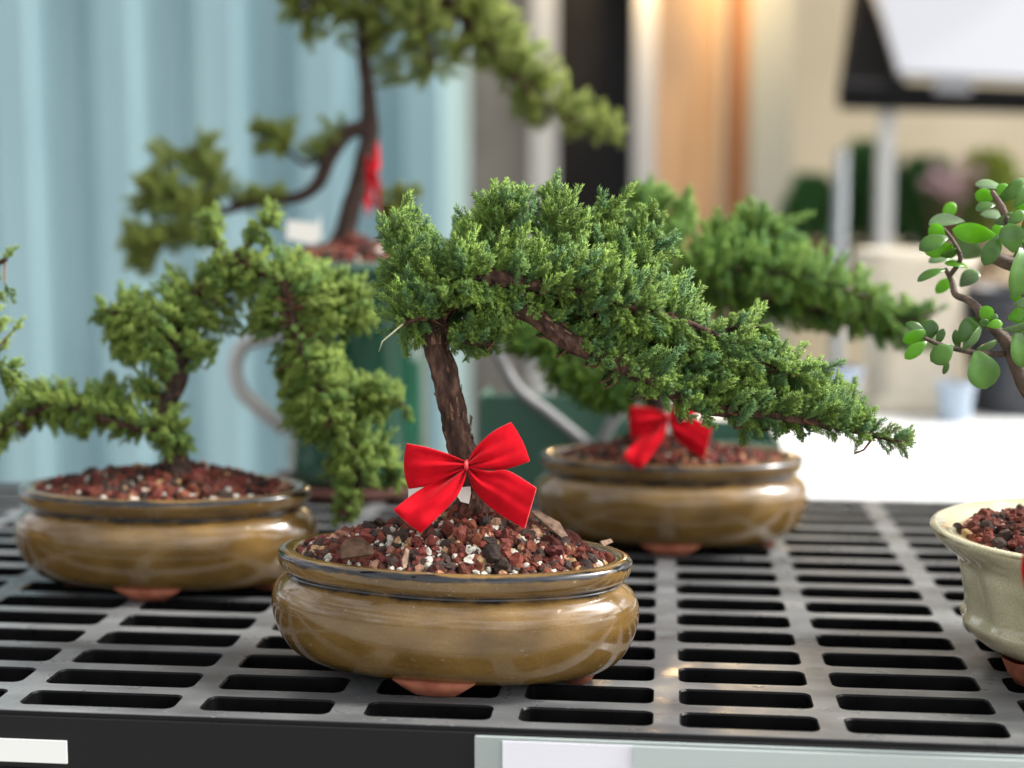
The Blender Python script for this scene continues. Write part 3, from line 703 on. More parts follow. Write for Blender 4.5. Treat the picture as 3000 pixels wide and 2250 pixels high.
# ------------------------------------------------------------------ red bows
def bow(name, pxk, fn, label, S=1.0, tl=1.0, group='red velvet bows on the plants'):
    """fn maps (x, y in bow pixels, forward m) to a world point; root at the knot"""
    root = empty(name, fn(985, 790, 0)); tag(root, label, 'bow', group)
    def patch(nm, top, bot, end_b, fdepth, back=True, crease=4, ends=0):
        if nm == 'tail': top = [(985+(x-985)*tl, 810+(y-810)*tl) for x, y in top]; bot = [(985+(x-985)*tl, 810+(y-810)*tl) for x, y in bot]
        top = smooth_path([(x, y, 0) for x, y in top], 8); bot = smooth_path([(x, y, 0) for x, y in bot], 8); nu = len(top); nv = 17; v = []; f = []
        seq = [(i, 1) for i in range(nu)]+([(i, -1) for i in range(nu-2, -1, -1)] if back else [])
        for (i, sgn) in seq:
            u = i/(nu-1)
            for j in range(nv):
                w = j/(nv-1); p = top[i].lerp(bot[i], w); bul = math.sin(PI*w)*end_b*u*u
                x = p.x+bul*(1 if end_b else 0); y = p.y
                cre = (.0034*math.sin(w*PI*crease+1.2)+.0012*math.sin(w*PI*crease*2.3))*(1-u)**1.5*(1 if u > .02 else .3)+.0007*noise.noise(Vector((u*3, w*4, crease+sgn)))
                d = fdepth(u, w) if not back else sgn*fdepth(u, w)
                if ends and u > .78: d += ends*math.sin((u-.78)/.22*PI*.9)*(.5+.5*math.sin(w*9))
                q = fn(x, y, d+cre*sgn); v.append(tuple(q-root.location))
        m = len(seq)
        for i in range(m-1):
            for j in range(nv-1): a = i*nv+j; f.append((a, a+1, a+nv+1, a+nv))
        o = mesh(nm, v, f, M['velvet'], root, True); md = o.modifiers.new('thickness', 'SOLIDIFY'); md.thickness = .0006; md.offset = 0; o.data.materials.append(M['fray']); md.material_offset_rim = 1
        sb = o.modifiers.new('smooth', 'SUBSURF'); sb.levels = 1; sb.render_levels = 1
    bl = lambda u, w: .0058*math.sin(PI*min(1, u))**.8*(.55+.45*math.sin(PI*w))+.0006
    patch('loop', [(985, 748), (780, 660), (560, 590), (335, 545)], [(985, 805), (800, 900), (560, 1005), (358, 1045)], -42, bl)
    patch('loop', [(990, 745), (1085, 590), (1260, 425), (1465, 315)], [(990, 820), (1200, 835), (1400, 832), (1672, 745)], 26, bl, crease=5)
    patch('tail', [(965, 800), (700, 925), (420, 1085), (190, 1265)], [(985, 830), (945, 1000), (830, 1190), (490, 1525)], -20, lambda u, w: .001+.012*u-.004*math.sin(PI*u)*math.cos(PI*w*1.3), False, 4, .004)
    patch('tail', [(1000, 800), (1230, 850), (1430, 842), (1745, 1030)], [(990, 830), (1060, 1050), (1260, 1260), (1615, 1482)], 0, lambda u, w: .0005+.010*u+.003*math.sin(PI*u)*math.sin(PI*w*1.2), False, 3)
    kv = []
    b = MB(); c = root.location
    for dz in (0,):
        pts = [fn(985+16*math.cos(t), 785+48*math.sin(t), .0030+.0016*math.cos(2*t)*0) for t in np.linspace(0, 2*PI, 17)]
        b.tube([tuple(Vector(p)-c) for p in [fn(985, 740, .0022), fn(978, 765, .0048), fn(980, 800, .0048), fn(988, 838, .0024)]], [.0009, .0012, .0012, .0009], 10)
    b.build('knot_wire', M['wire'], root, True)
    return root

# ------------------------------------------------------------------ centre juniper
def root_plant(name, px, s_, Y, label):
    o = empty(name, ((px-1500)/FPX*s_, Y, 0)); tag(o, label, 'bonsai', 'juniper bonsai in pots'); return o
R1 = root_plant('potted_juniper', 1325, .80, .783, 'sharp green juniper bonsai with red bow in the front tan oval pot, branch sweeping right')
oval_pot(R1, rz=math.radians(-11))
stones(R1, .0845, .0425, math.radians(-11), .0620, .025, 2400, 3, size=(.0022, .0068), px=.014, py=.004, white=.26)
s1 = .80
tr = [W(1402, 1500, s1), W(1388, 1400, s1), W(1352, 1310, s1), W(1330, 1200, s1), W(1305, 1100, s1), W(1278, 1010, s1), W(1290, 920, s1), W(1350, 850, s1)]
trr = [.0130, .0084, .0069, .0066, .0064, .0063, .0060, .0058]
P1, trunk = limb(R1, 'trunk', tr, trr, M['bark'], .32, 40, 16, 160); flakes(R1, P1, path_r(trr, 16), 90, 5, trunk)
lb = [W(1350, 850, s1), W(1440, 870, s1-.01), W(1540, 905, s1-.016), W(1660, 990, s1-.018), W(1800, 1055, s1-.018), W(1930, 1130, s1-.018), W(2080, 1190, s1-.012), W(2250, 1215, s1-.01), W(2450, 1250, s1-.01), W(2650, 1298, s1-.012)]
lr_ = [.0052, .005, .0048, .0048, .0047, .0044, .0042, .0028, .0016, .0008]
P2, br1 = limb(R1, 'branch', lb, lr_, M['bark'], .35, 32, 16, 160); flakes(R1, P2[:95], path_r(lr_, 16), 70, 6, br1)
ubp = [W(1345, 860, s1), W(1380, 818, s1-.018), W(1470, 818, s1-.02), W(1570, 835, s1-.02), W(1680, 845, s1-.018), W(1790, 885, s1-.02), W(1900, 915, s1-.02), W(2050, 960, s1-.012), W(2200, 1040, s1-.01), W(2350, 1110, s1-.01)]
ubr = [.0045, .005, .0046, .0038, .0032, .0022, .0022, .0016, .0012, .0008]
P3, br2 = limb(R1, 'branch', ubp, ubr, M['bark'], .35, 28, 12, 160); flakes(R1, P3, path_r(ubr, 12), 50, 7, br2)
lf = [W(1300, 900, s1), W(1240, 860, s1), W(1190, 800, s1), W(1160, 720, s1)]
P4, _ = limb(R1, 'branch', lf, [.003, .0022, .0016, .001], M['bark'], .2, 12, 6)
lf2 = [W(1290, 930, s1), W(1230, 930, s1-.015), W(1180, 950, s1-.02)]; P5, _ = limb(R1, 'branch', lf2, [.0024, .0016, .001], M['bark'], .2, 12, 6)
up1 = [W(1440, 830, s1), W(1450, 740, s1), W(1480, 640, s1)]; P6, _ = limb(R1, 'branch', up1, [.0026, .0018, .001], M['bark'], .2, 12, 6)
up2 = [W(1620, 850, s1), W(1680, 760, s1+.01), W(1760, 660, s1+.01)]; P7, _ = limb(R1, 'branch', up2, [.0026, .0018, .001], M['bark'], .2, 12, 6)
up3 = [W(1300, 960, s1), W(1360, 1000, s1-.01), W(1440, 1010, s1-.012)]; P8, _ = limb(R1, 'branch', up3, [.002, .0014, .001], M['bark'], .2, 12, 6)
crownA = [(1096, 700), (1100, 625), (1150, 690), (1160, 610), (1205, 625), (1210, 660), (1225, 608), (1275, 608), (1290, 660), (1335, 585), (1400, 580), (1420, 640), (1440, 550), (1470, 532), (1500, 600), (1520, 545), (1580, 545), (1615, 610), (1700, 605), (1800, 600), (1900, 625), (1955, 700), (1985, 800), (2030, 830), (2030, 900), (2060, 960), (2100, 930),
    (2190, 905), (2240, 960), (2300, 1000), (2340, 1050), (2395, 1020), (2400, 1090), (2460, 1060), (2455, 1120), (2500, 1150), (2555, 1130), (2540, 1190), (2580, 1175), (2570, 1230), (2520, 1265), (2440, 1270), (2380, 1240), (2330, 1300), (2250, 1275), (2180, 1280), (2110, 1270), (2080, 1220), (1960, 1170), (1800, 1090), (1680, 1040), (1590, 960), (1530, 930), (1500, 960), (1480, 1030), (1380, 1065), (1300, 1020), (1270, 985), (1200, 1050), (1150, 1000), (1130, 930), (1105, 850), (1120, 780)]
tipA = [(2420, 1200), (2500, 1195), (2560, 1225), (2600, 1250), (2640, 1245), (2660, 1295), (2620, 1304), (2550, 1290), (2450, 1275), (2350, 1265)]
clear1 = [[(1395, 795), (1560, 805), (1570, 850), (1400, 860)], [(1740, 860), (1870, 890), (1880, 930), (1760, 900)], [(1545, 915), (1620, 945), (1660, 1000), (1630, 1020), (1560, 975)],
          [(1690, 1035), (1790, 1070), (1850, 1105), (1830, 1135), (1760, 1110), (1690, 1070)]]
up4 = [W(1560, 845, s1), W(1610, 740, s1), W(1640, 640, s1+.005)]; P9, _ = limb(R1, 'branch', up4, [.0026, .0018, .001], M['bark'], .2, 12, 6)
up5 = [W(1760, 880, s1), W(1850, 760, s1+.005), W(1900, 680, s1+.005)]; P10, _ = limb(R1, 'branch', up5, [.0026, .0018, .001], M['bark'], .2, 12, 6)
up6 = [W(2050, 1000, s1), W(2150, 960, s1), W(2220, 960, s1)]; P12, _ = limb(R1, 'branch', [W(1960, 1010, s1-.01), W(2100, 1095, s1-.008), W(2280, 1160, s1-.006), W(2450, 1225, s1-.004)], [.0014, .0010, .0008, .0005], M['bark'], .2, 12, 6); P11, _ = limb(R1, 'branch', up6, [.0016, .0012, .0008], M['bark'], .2, 12, 6)
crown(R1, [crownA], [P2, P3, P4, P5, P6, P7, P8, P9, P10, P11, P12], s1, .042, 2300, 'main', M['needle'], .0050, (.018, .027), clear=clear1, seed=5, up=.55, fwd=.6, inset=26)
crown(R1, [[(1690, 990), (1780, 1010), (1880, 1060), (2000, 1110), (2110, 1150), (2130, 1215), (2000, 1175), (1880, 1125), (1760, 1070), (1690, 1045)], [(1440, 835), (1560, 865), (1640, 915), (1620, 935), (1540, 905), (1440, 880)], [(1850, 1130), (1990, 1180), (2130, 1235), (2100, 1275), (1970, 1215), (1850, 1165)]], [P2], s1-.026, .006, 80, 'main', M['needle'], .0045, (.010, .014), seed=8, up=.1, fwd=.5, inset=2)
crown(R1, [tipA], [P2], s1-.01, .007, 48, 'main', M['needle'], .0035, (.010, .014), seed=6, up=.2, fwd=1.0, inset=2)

def bowfn1(x, y, d): return W(1100+x*.2712, 1150+y*.2712, .772-d)
bow('velvet_bow', None, bowfn1, 'large sharp red velvet bow tied to the trunk in the front tan pot')

# loose pieces lying on the front pot's gravel
def chip(name, pts, th, m, label=None):
    a = [Vector(p) for p in pts]; nrm = (a[1]-a[0]).cross(a[2]-a[0]).normalized()*th; n = len(a); v = a+[p+nrm for p in a]
    f = [tuple(range(n))[::-1], tuple(range(n, 2*n))]+[(i, (i+1) % n, n+(i+1) % n, n+i) for i in range(n)]
    o = mesh(name, loc_in(R1, [tuple(p) for p in v]), f, m, R1, False)
    if label: o['label'] = label
    return o
chm = mat('bark_chip', rough=.85); noise_col(chm, (.12, .07, .045), (.34, .22, .15), 260, .35, .65, 6, (1, 1, 1)); bump(chm, 400, .6, .001)
chd = mat('dark_chip', rough=.95, spec=.05); noise_col(chd, (.03, .018, .012), (.065, .04, .028), 200); bump(chd, 400, .4, .0006)
chip('bark_chip', [W(1556, 1498, .79), W(1575, 1494, .79), W(1640, 1530, .785), W(1662, 1568, .78), W(1645, 1574, .778), W(1600, 1545, .785)], .0012, chm, 'long pale bark sliver on the gravel')
chip('bark_chip', [W(998, 1598, .755), W(1012, 1580, .758), W(1060, 1574, .76), W(1092, 1600, .76), W(1096, 1622, .757), W(1055, 1628, .754), W(1000, 1636, .752)], .0011, chd, 'flat dark brown bark flake')
chip('bark_chip', [W(1178, 1640, .745), W(1190, 1605, .748), W(1199, 1612, .748), W(1192, 1660, .744), W(1182, 1668, .743)], .0008, chm)
chip('bark_chip', [W(1760, 1585, .755), W(1790, 1578, .76), W(1796, 1588, .76), W(1770, 1600, .755)], .0010, chm)
# dry grass blade hanging from the crown
gb = MB(); gb.tube([loc_in(R1, [tuple(W(*p))])[0] for p in ((1180, 950, .77), (1150, 975, .765), (1120, 1000, .762), (1110, 1030, .76))], [.0006, .0005, .0004, .0002], 6)
gb.build('dry_blade', mat('dry_grass', (.25, .26, .15), .7), R1, True)

# ------------------------------------------------------------------ left juniper
def z3(*pts): return [(x*.7533, 550+y*.7533) for x, y in pts]
R2 = root_plant('potted_juniper', 487, .985, .965, 'twisted juniper bonsai arching over in the tan oval pot on the left')
oval_pot(R2, rz=math.radians(-4))
stones(R2, .0845, .0425, math.radians(-4), .0620, .016, 1300, 13, size=(.0028, .0070), px=.012, py=0, white=.12)
s2 = .97
def zz(x, y, s): a = z3((x, y))[0]; return W(a[0], a[1], s)
t2 = [zz(730, 1200, s2), zz(700, 1120, s2), zz(690, 1060, s2), zz(665, 960, s2), zz(650, 850, s2), zz(700, 740, s2), zz(690, 640, s2), zz(675, 560, s2), zz(730, 450, s2), zz(820, 350, s2), zz(900, 275, s2)]
t2r = [.013, .0085, .0068, .0062, .0058, .0055, .0055, .005, .0046, .0044, .0042]
Q1, tk2 = limb(R2, 'trunk', t2, t2r, M['bark_dark'], .35, 28, 10, 130); flakes(R2, Q1, path_r(t2r, 10), 90, 15, tk2)
b2 = [zz(900, 275, s2), zz(1000, 310, s2-.01), zz(1110, 385, s2-.015), zz(1140, 520, s2-.015), zz(1190, 660, s2-.015), zz(1240, 750, s2-.015), zz(1280, 880, s2-.01), zz(1350, 980, s2-.01), zz(1400, 1080, s2-.01), zz(1380, 1180, s2-.01), zz(1330, 1270, s2-.01)]
Q2, _ = limb(R2, 'branch', b2, [.0038, .0034, .0031, .0028, .0028, .0027, .0023, .0021, .0018, .0014, .001], M['bark'], .3, 20, 8, 130)
b3 = [zz(670, 960, s2), zz(560, 940, s2-.01), zz(460, 915, s2-.01), zz(370, 885, s2-.01), zz(250, 850, s2-.01), zz(130, 870, s2-.01), zz(-20, 960, s2-.01)]
Q3, _ = limb(R2, 'branch', b3, [.003, .0026, .0024, .002, .0016, .0014, .001], M['bark'], .25, 14, 8, 130)
b4 = [zz(700, 600, s2), zz(600, 560, s2), zz(500, 500, s2), zz(420, 480, s2)]; Q4, _ = limb(R2, 'branch', b4, [.003, .0022, .0016, .001], M['bark_dark'], .2, 12, 6)
b5 = [zz(870, 300, s2), zz(840, 220, s2), zz(830, 140, s2)]; Q5, _ = limb(R2, 'branch', b5, [.0022, .0016, .001], M['bark_dark'], .2, 12, 6)
b6 = [zz(930, 290, s2), zz(980, 200, s2), zz(1050, 130, s2)]; Q6, _ = limb(R2, 'branch', b6, [.0022, .0016, .001], M['bark_dark'], .2, 12, 6)
b7 = [zz(1100, 380, s2), zz(1200, 360, s2+.01), zz(1300, 400, s2+.015), zz(1400, 460, s2+.015)]; Q7, _ = limb(R2, 'branch', b7, [.0022, .0018, .0014, .001], M['bark_dark'], .2, 12, 6)
b8 = [zz(1300, 900, s2), zz(1420, 820, s2), zz(1530, 830, s2), zz(1580, 850, s2)]; Q8, _ = limb(R2, 'branch', b8, [.0018, .0014, .0012, .001], M['bark_dark'], .2, 12, 6)
b9 = [zz(1380, 1060, s2), zz(1480, 1080, s2), zz(1540, 1130, s2)]; Q9, _ = limb(R2, 'branch', b9, [.0018, .0014, .001], M['bark_dark'], .2, 12, 6)
C1 = z3((360, 450), (378, 400), (400, 470), (450, 470), (520, 385), (640, 330), (740, 400), (760, 470), (850, 480), (910, 540), (860, 620), (800, 690), (730, 650), (700, 740), (640, 780), (560, 760), (430, 780), (400, 720), (390, 640), (420, 560), (360, 520))
C2a = z3((750, 170), (790, 85), (840, 75), (885, 130), (890, 220), (870, 280), (760, 250)); C2b = z3((930, 230), (920, 150), (985, 150), (1010, 80), (1060, 75), (1115, 140), (1060, 200), (980, 250))
C2 = z3((760, 300), (850, 260), (960, 240), (1060, 260), (1160, 240), (1280, 260), (1380, 300), (1440, 360), (1475, 470), (1470, 560), (1390, 600), (1300, 560), (1200, 480), (1130, 420), (1090, 480), (1050, 560), (1000, 620), (930, 600), (890, 440), (740, 510), (720, 440))
C3 = z3((1090, 500), (1120, 430), (1220, 450), (1290, 520), (1370, 640), (1380, 720), (1450, 700), (1530, 750), (1570, 800), (1600, 900), (1500, 890), (1480, 960), (1560, 1040), (1580, 1190), (1500, 1180), (1420, 1150), (1430, 1250), (1340, 1320), (1270, 1310), (1300, 1200), (1240, 1130), (1250, 1050), (1150, 1000), (1060, 940), (1050, 800), (1030, 700), (1080, 620))
C4 = z3((-60, 880), (0, 850), (60, 790), (130, 725), (200, 730), (270, 720), (320, 800), (350, 745), (420, 780), (500, 790), (560, 830), (640, 850), (700, 820), (720, 900), (790, 980), (760, 1040), (660, 1070), (600, 1000), (480, 1000), (420, 950), (340, 1000), (230, 970), (180, 930), (80, 960), (40, 1060), (0, 1070), (-60, 1050))
clr2 = [z3((880, 250), (940, 260), (930, 330), (880, 320)), z3((1090, 370), (1150, 380), (1140, 420), (1090, 410)), z3((640, 560), (720, 540), (740, 660), (730, 860), (640, 870)), z3((380, 860), (490, 890), (480, 930), (380, 910))]
crown(R2, [C1, C2, C2a, C2b, C3, C4], [Q1[40:], Q2, Q3, Q4, Q5, Q6, Q7, Q8, Q9], s2, .034, 1900, 'scale', M['needle_l'], .0054, (.016, .027), clr2, up=.35, fwd=.2, seed=21, inset=11)

# neighbour whose branch enters the frame at the left edge
R2b = empty('potted_juniper', (-.475, .90, 0)); tag(R2b, 'yellow green juniper poking in at the left edge of the frame', 'bonsai', 'juniper bonsai in pots')
oval_pot(R2b, .085, .058, rz=math.radians(20)); stones(R2b, .068, .0415, math.radians(20), .0595, .014, 250, 17)
sb = .90
tb = [(-.475, .90, .06), (-.465, .90, .11), tuple(W(-240, 1000, sb)), tuple(W(-150, 900, sb)), tuple(W(-60, 800, sb)), tuple(W(20, 760, sb))]
QB, _ = limb(R2b, 'trunk', tb, [.009, .007, .005, .004, .003, .0012], M['bark_dark'], .3, 16, 8)
tb2 = [tuple(W(-150, 900, sb)), tuple(W(-80, 960, sb)), tuple(W(10, 1080, sb))]; QB2, _ = limb(R2b, 'branch', tb2, [.003, .002, .001], M['bark_dark'], .3, 12, 6)
crown(R2b, [[(-220, 760), (-100, 700), (0, 670), (45, 700), (45, 750), (0, 800), (-100, 850), (-200, 850)], [(-160, 860), (0, 850), (60, 860), (95, 930), (75, 1000), (80, 1080), (90, 1150), (0, 1180), (-60, 1100), (-160, 1000)]], [QB[16:], QB2], sb, .02, 70, 'scale', M['needle_l'], .008, (.014, .02), up=.5, fwd=.3, seed=23, inset=5)

# ------------------------------------------------------------------ back right juniper
R3 = root_plant('potted_juniper', 1962, 1.107, 1.085, 'softly blurred juniper bonsai in the back tan oval pot, behind the front one')
oval_pot(R3, rz=math.radians(-5)); stones(R3, .0835, .0415, math.radians(-5), .0610, .017, 1000, 33, size=(.0032, .0068), px=-.012, py=0, white=.06, tanf=.24)
s3 = 1.10
t3 = [W(1905, 1320, s3), W(1905, 1250, s3), W(1925, 1150, s3), W(1900, 1050, s3), W(1880, 950, s3), W(1930, 860, s3)]
G1, _ = limb(R3, 'trunk', t3, [.012, .0085, .007, .006, .0055, .005], M['bark_dark'], .3, 20, 8)
t3b = [W(1930, 860, s3), W(2050, 840, s3), W(2200, 870, s3), W(2400, 910, s3), W(2600, 940, s3), W(2740, 920, s3)]
G2, _ = limb(R3, 'branch', t3b, [.005, .0042, .0034, .0026, .0018, .001], M['bark'], .3, 16, 8)
t3c = [W(1900, 1050, s3), W(1800, 1080, s3-.01), W(1680, 1050, s3-.01), W(1560, 990, s3-.01)]; G3, _ = limb(R3, 'branch', t3c, [.0035, .0028, .002, .001], M['bark_dark'], .3, 14, 8)
t3d = [W(1930, 860, s3), W(1900, 760, s3), W(1900, 640, s3)]; G4, _ = limb(R3, 'branch', t3d, [.003, .002, .001], M['bark_dark'], .3, 14, 8)
t3e = [W(2050, 840, s3), W(2150, 740, s3), W(2250, 680, s3)]; G5, _ = limb(R3, 'branch', t3e, [.003, .002, .001], M['bark_dark'], .3, 14, 8)
D1 = [(1780, 640), (1840, 580), (1870, 515), (1905, 530), (1925, 590), (1965, 550), (2000, 590), (2020, 530), (2050, 540), (2060, 620), (2130, 600), (2180, 610), (2220, 570), (2245, 590), (2220, 640), (2280, 630), (2290, 680), (2400, 690), (2400, 740), (2460, 760), (2520, 810), (2590, 830), (2620, 880), (2700, 890), (2770, 905), (2720, 940), (2700, 1000), (2715, 1060), (2660, 1050), (2560, 1020), (2450, 990), (2330, 965), (2200, 965), (2100, 950), (2000, 900), (1850, 860), (1780, 760)]
D2 = [(1440, 950), (1500, 930), (1580, 930), (1660, 1000), (1750, 1080), (1860, 1110), (1905, 1150), (1890, 1210), (1800, 1245), (1700, 1215), (1600, 1160), (1560, 1060), (1450, 1040)]
G6, _ = limb(R3, 'branch', [W(1960, 850, s3), W(2120, 800, s3-.02), W(2350, 810, s3-.02), W(2560, 880, s3-.015)], [.003, .002, .0014, .0008], M['bark_dark'], .3, 14, 8)
crown(R3, [D1], [G2, G4, G5, G6], s3, .05, 1000, 'back', M['needle_b'], .0082, (.024, .036), up=.5, fwd=.35, seed=31, inset=10)
o = crown(R3, [D2], [G3], s3-.01, .03, 330, 'back', M['needle_b'], .0062, (.018, .026), up=.3, fwd=.2, seed=32, inset=8)
bf = lambda cx, cy, sc, s, dx=1.0, dz=0: (lambda x, y, d: W(cx+(x-985)*sc*dx, cy+(y-790)*sc+dz*(x-985)*sc, s-d))
b3_ = bow('velvet_bow', None, bf(1958, 1222, .20, 1.066, .85, -.12), 'blurred red bow low on the trunk of the back tan pot')
# white care tag behind that bow
def plant_tag(name, pts, m, label, th=.0006):
    a = [Vector(p) for p in pts]; c = sum(a, Vector())/len(a); nrm = (a[1]-a[0]).cross(a[2]-a[0]).normalized()*th; n = len(a); v = [p-c for p in a]+[p+nrm-c for p in a]
    f = [tuple(range(n))[::-1], tuple(range(n, 2*n))]+[(i, (i+1) % n, n+(i+1) % n, n+i) for i in range(n)]
    o = mesh(name, v, f, m, None, False); o.location = c; tag(o, label, 'tag'); return o
white = mat('tag_white', (.74, .72, .66), .5)
plant_tag('care_tag', [W(1915, 1130, 1.135), W(1955, 1140, 1.135), W(2030, 1285, 1.13), W(1990, 1295, 1.13), W(1930, 1260, 1.13)], white, 'white plant tag tucked behind the blurred red bow of the back pot')
plant_tag('care_tag', [W(1196, 1428, .80), W(1262, 1428, .80), W(1262, 1472, .80), W(1196, 1472, .80)], white, 'small white tag showing between the loop and left tail of the sharp bow')
plant_tag('plastic_ring_tag', [W(1350, 1428, .785), W(1378, 1425, .785), W(1380, 1445, .785), W(1374, 1476, .784), W(1350, 1470, .784), W(1340, 1455, .784)], white, 'little white plastic tag at the trunk base just below the sharp bow')

# green carrier with grey straps behind
root = empty('green_tray', tuple(W(1850, 1330, 1.27))); root.location.z = 0; root.rotation_euler = (0, 0, -TY); tag(root, 'green plastic tray with pale grey crossed straps behind the back pot', 'tray')
gm = mat('green_plastic', (.055, .135, .095), .5); b = MB()
b.box(-.125, -.02, -.01, -.006, .003, .088, bev=.001); b.box(-.125, .12, .05, .054, .003, .06, bev=.001); b.box(-.129, -.125, -.01, .054, .003, .085); b.box(.12, .124, -.01, .054, .003, .05); b.box(-.02, .12, -.01, -.006, .003, .05, bev=.001); b.box(-.125, .12, -.006, .05, .0, .003)
b.build('tray_body', gm, root)
gst = mat('grey_strap', (.20, .20, .20), .6)
for pts in ([(-.115, -.02, .13), (-.095, -.022, .095), (-.07, -.02, .075), (-.045, -.02, .055), (-.02, -.018, .035)], [(-.005, -.022, .085), (-.02, -.024, .06), (-.032, -.022, .035)], [(-.115, -.02, .13), (-.108, -.024, .155), (-.085, -.024, .165), (-.065, -.02, .15)]):
    b = MB(); b.tube(smooth_path(pts, 6), .0050, 10); b.build('strap', gst, root, True)

# ------------------------------------------------------------------ tall green handled pot with the olive juniper
s4 = 1.32
R4 = empty('potted_juniper', ((1048-1500)/FPX*s4, 1.295, 0)); tag(R4, 'tall olive juniper bonsai rising from the handled green pot at the back', 'bonsai', 'juniper bonsai in pots')
gg = mat('green_glaze', rough=.10, spec=.7, Coat_Weight=1, Coat_Roughness=.06); noise_col(gg, (.012, .055, .032), (.028, .115, .068), 16, .3, .7, 5, (1, 1, .6))
H4 = .200; rr4 = .0625
v, f = lathe([(0, .010), (rr4*.93, .010), (rr4*.98, .015), (rr4*1.0, .03), (rr4*1.0, H4-.014), (rr4*1.045, H4-.012), (rr4*1.05, H4-.002), (rr4*1.03, H4), (rr4*.97, H4), (rr4*.94, H4-.01), (rr4*.94, H4-.03)], 64)
pot4 = mesh('pot', v, f, gg, R4)
v, f = lathe([(0, .001), (rr4*1.12, 0), (rr4*1.2, .010), (rr4*1.15, .011), (rr4*1.05, .006), (0, .006)], 48); mesh('saucer', v, f, mat('brown_saucer', (.11, .04, .028), .6), R4)
hm = mat('grey_handle', (.45, .44, .42), .35)
hp = [W(840, 985, s4), W(780, 990, s4), W(715, 1010, s4), W(690, 1070, s4), W(705, 1140, s4), W(760, 1200, s4), W(842, 1262, s4)]
P, h_ = limb(R4, 'handle', hp, [.0066]*7, hm, 0, 16, 8, parent=None)
stones(R4, .057, .057, 0, H4-.006, .020, 450, 43, size=(.004, .009), px=0, py=0, white=.03, tanf=.22)
t4 = [W(1005, 730, s4), W(1015, 670, s4), W(1040, 570, s4), W(1072, 460, s4), W(1085, 370, s4), W(1075, 250, s4), W(1064, 110, s4), W(1095, 10, s4), W(1160, -40, s4)]
H1, _ = limb(R4, 'trunk', t4, [.014, .0092, .0080, .0080, .0078, .0058, .0054, .005, .0045], M['bark_dark'], .25, 20, 8, 90)
t4b = [W(1080, 375, s4), W(1015, 390, s4), W(965, 460, s4), W(930, 540, s4), W(870, 580, s4), W(760, 590, s4), W(640, 620, s4), W(540, 600, s4), W(450, 560, s4)]
H2, _ = limb(R4, 'branch', t4b, [.0075, .0072, .0068, .0062, .0048, .004, .0034, .0026, .0014], M['bark_dark'], .25, 16, 8, 90)
t4c = [W(1120, -20, s4), W(1250, -10, s4), W(1340, 30, s4), W(1420, 130, s4), W(1500, 220, s4), W(1600, 310, s4), W(1700, 360, s4), W(1810, 400, s4)]
H3, _ = limb(R4, 'branch', t4c, [.0055, .0052, .0048, .004, .0034, .0026, .002, .0012], M['bark'], .25, 16, 8, 90)
t4d = [W(985, 430, s4), W(900, 480, s4+.01), W(830, 430, s4+.01), W(780, 400, s4+.01)]; H4b, _ = limb(R4, 'branch', t4d, [.003, .0024, .002, .001], M['bark_dark'], .25, 12, 8)
t4e = [W(1040, 570, s4), W(1110, 600, s4+.02), W(1190, 580, s4+.03)]; H5, _ = limb(R4, 'branch', t4e, [.003, .0022, .001], M['bark_dark'], .25, 12, 8)
t4f = [W(640, 620, s4), W(540, 680, s4), W(430, 730, s4)]; H6, _ = limb(R4, 'branch', t4f, [.003, .0022, .001], M['bark_dark'], .25, 12, 8)
t4g = [W(1075, 60, s4), W(980, 20, s4), W(880, 30, s4)]; H7, _ = limb(R4, 'branch', t4g, [.004, .003, .0015], M['bark_dark'], .25, 12, 8)
t4h = [W(1180, -20, s4), W(1240, 80, s4-.02), W(1270, 190, s4-.02)]; H8, _ = limb(R4, 'branch', t4h, [.004, .003, .0015], M['bark_dark'], .25, 12, 8)
t4i = [W(700, 600, s4), W(620, 520, s4), W(580, 440, s4)]; H9, _ = limb(R4, 'branch', t4i, [.003, .002, .001], M['bark_dark'], .25, 12, 8)
E1 = [(812, 10), (800, -200), (1500, -200), (1540, 0), (1555, 70), (1640, 110), (1680, 180), (1690, 250), (1760, 290), (1850, 390), (1830, 430), (1700, 420), (1570, 395), (1480, 340), (1440, 240), (1390, 205), (1310, 235), (1230, 280), (1150, 240), (1090, 150), (1030, 100), (960, 150), (895, 170), (870, 110), (820, 60)]
E2 = [(440, 385), (490, 440), (560, 470), (600, 390), (650, 410), (690, 520), (700, 600), (640, 640), (600, 740), (480, 740), (430, 830), (350, 800), (335, 640), (400, 600), (390, 510), (450, 480)]
E3 = [(725, 370), (800, 350), (850, 330), (880, 390), (830, 450), (760, 460)]; E4 = [(890, 420), (940, 360), (1000, 345), (1015, 390), (960, 450), (900, 480)]
E5 = [(1110, 560), (1210, 535), (1245, 580), (1200, 630), (1150, 700), (1110, 640)]; E6 = [(700, 530), (850, 550), (850, 600), (720, 620)]
crown(R4, [E1], [H1[36:], H3, H7, H8], s4, .055, 640, 'olive', M['needle_o'], .0085, (.026, .038), up=.15, fwd=.3, seed=41, inset=12)
crown(R4, [E2, E3, E4, E5, E6], [H2, H4b, H5, H6, H9], s4, .028, 560, 'olive', M['needle_o'], .0066, (.018, .030), up=.45, fwd=.2, seed=42, inset=2, sfun=lambda x, y: s4+(.03 if x > 1080 else 0))
bow('velvet_bow', None, bf(1092, 500, .19, 1.29, .16, 0), 'narrow blurred red ribbon hanging on the trunk of the tall olive juniper')
plant_tag('care_tag', [W(838, 700, 1.27), W(842, 645, 1.27), W(930, 655, 1.27), W(938, 625, 1.27), W(942, 700, 1.27), W(915, 715, 1.27)], white, 'cream plant tag stuck in the gravel of the handled green pot')

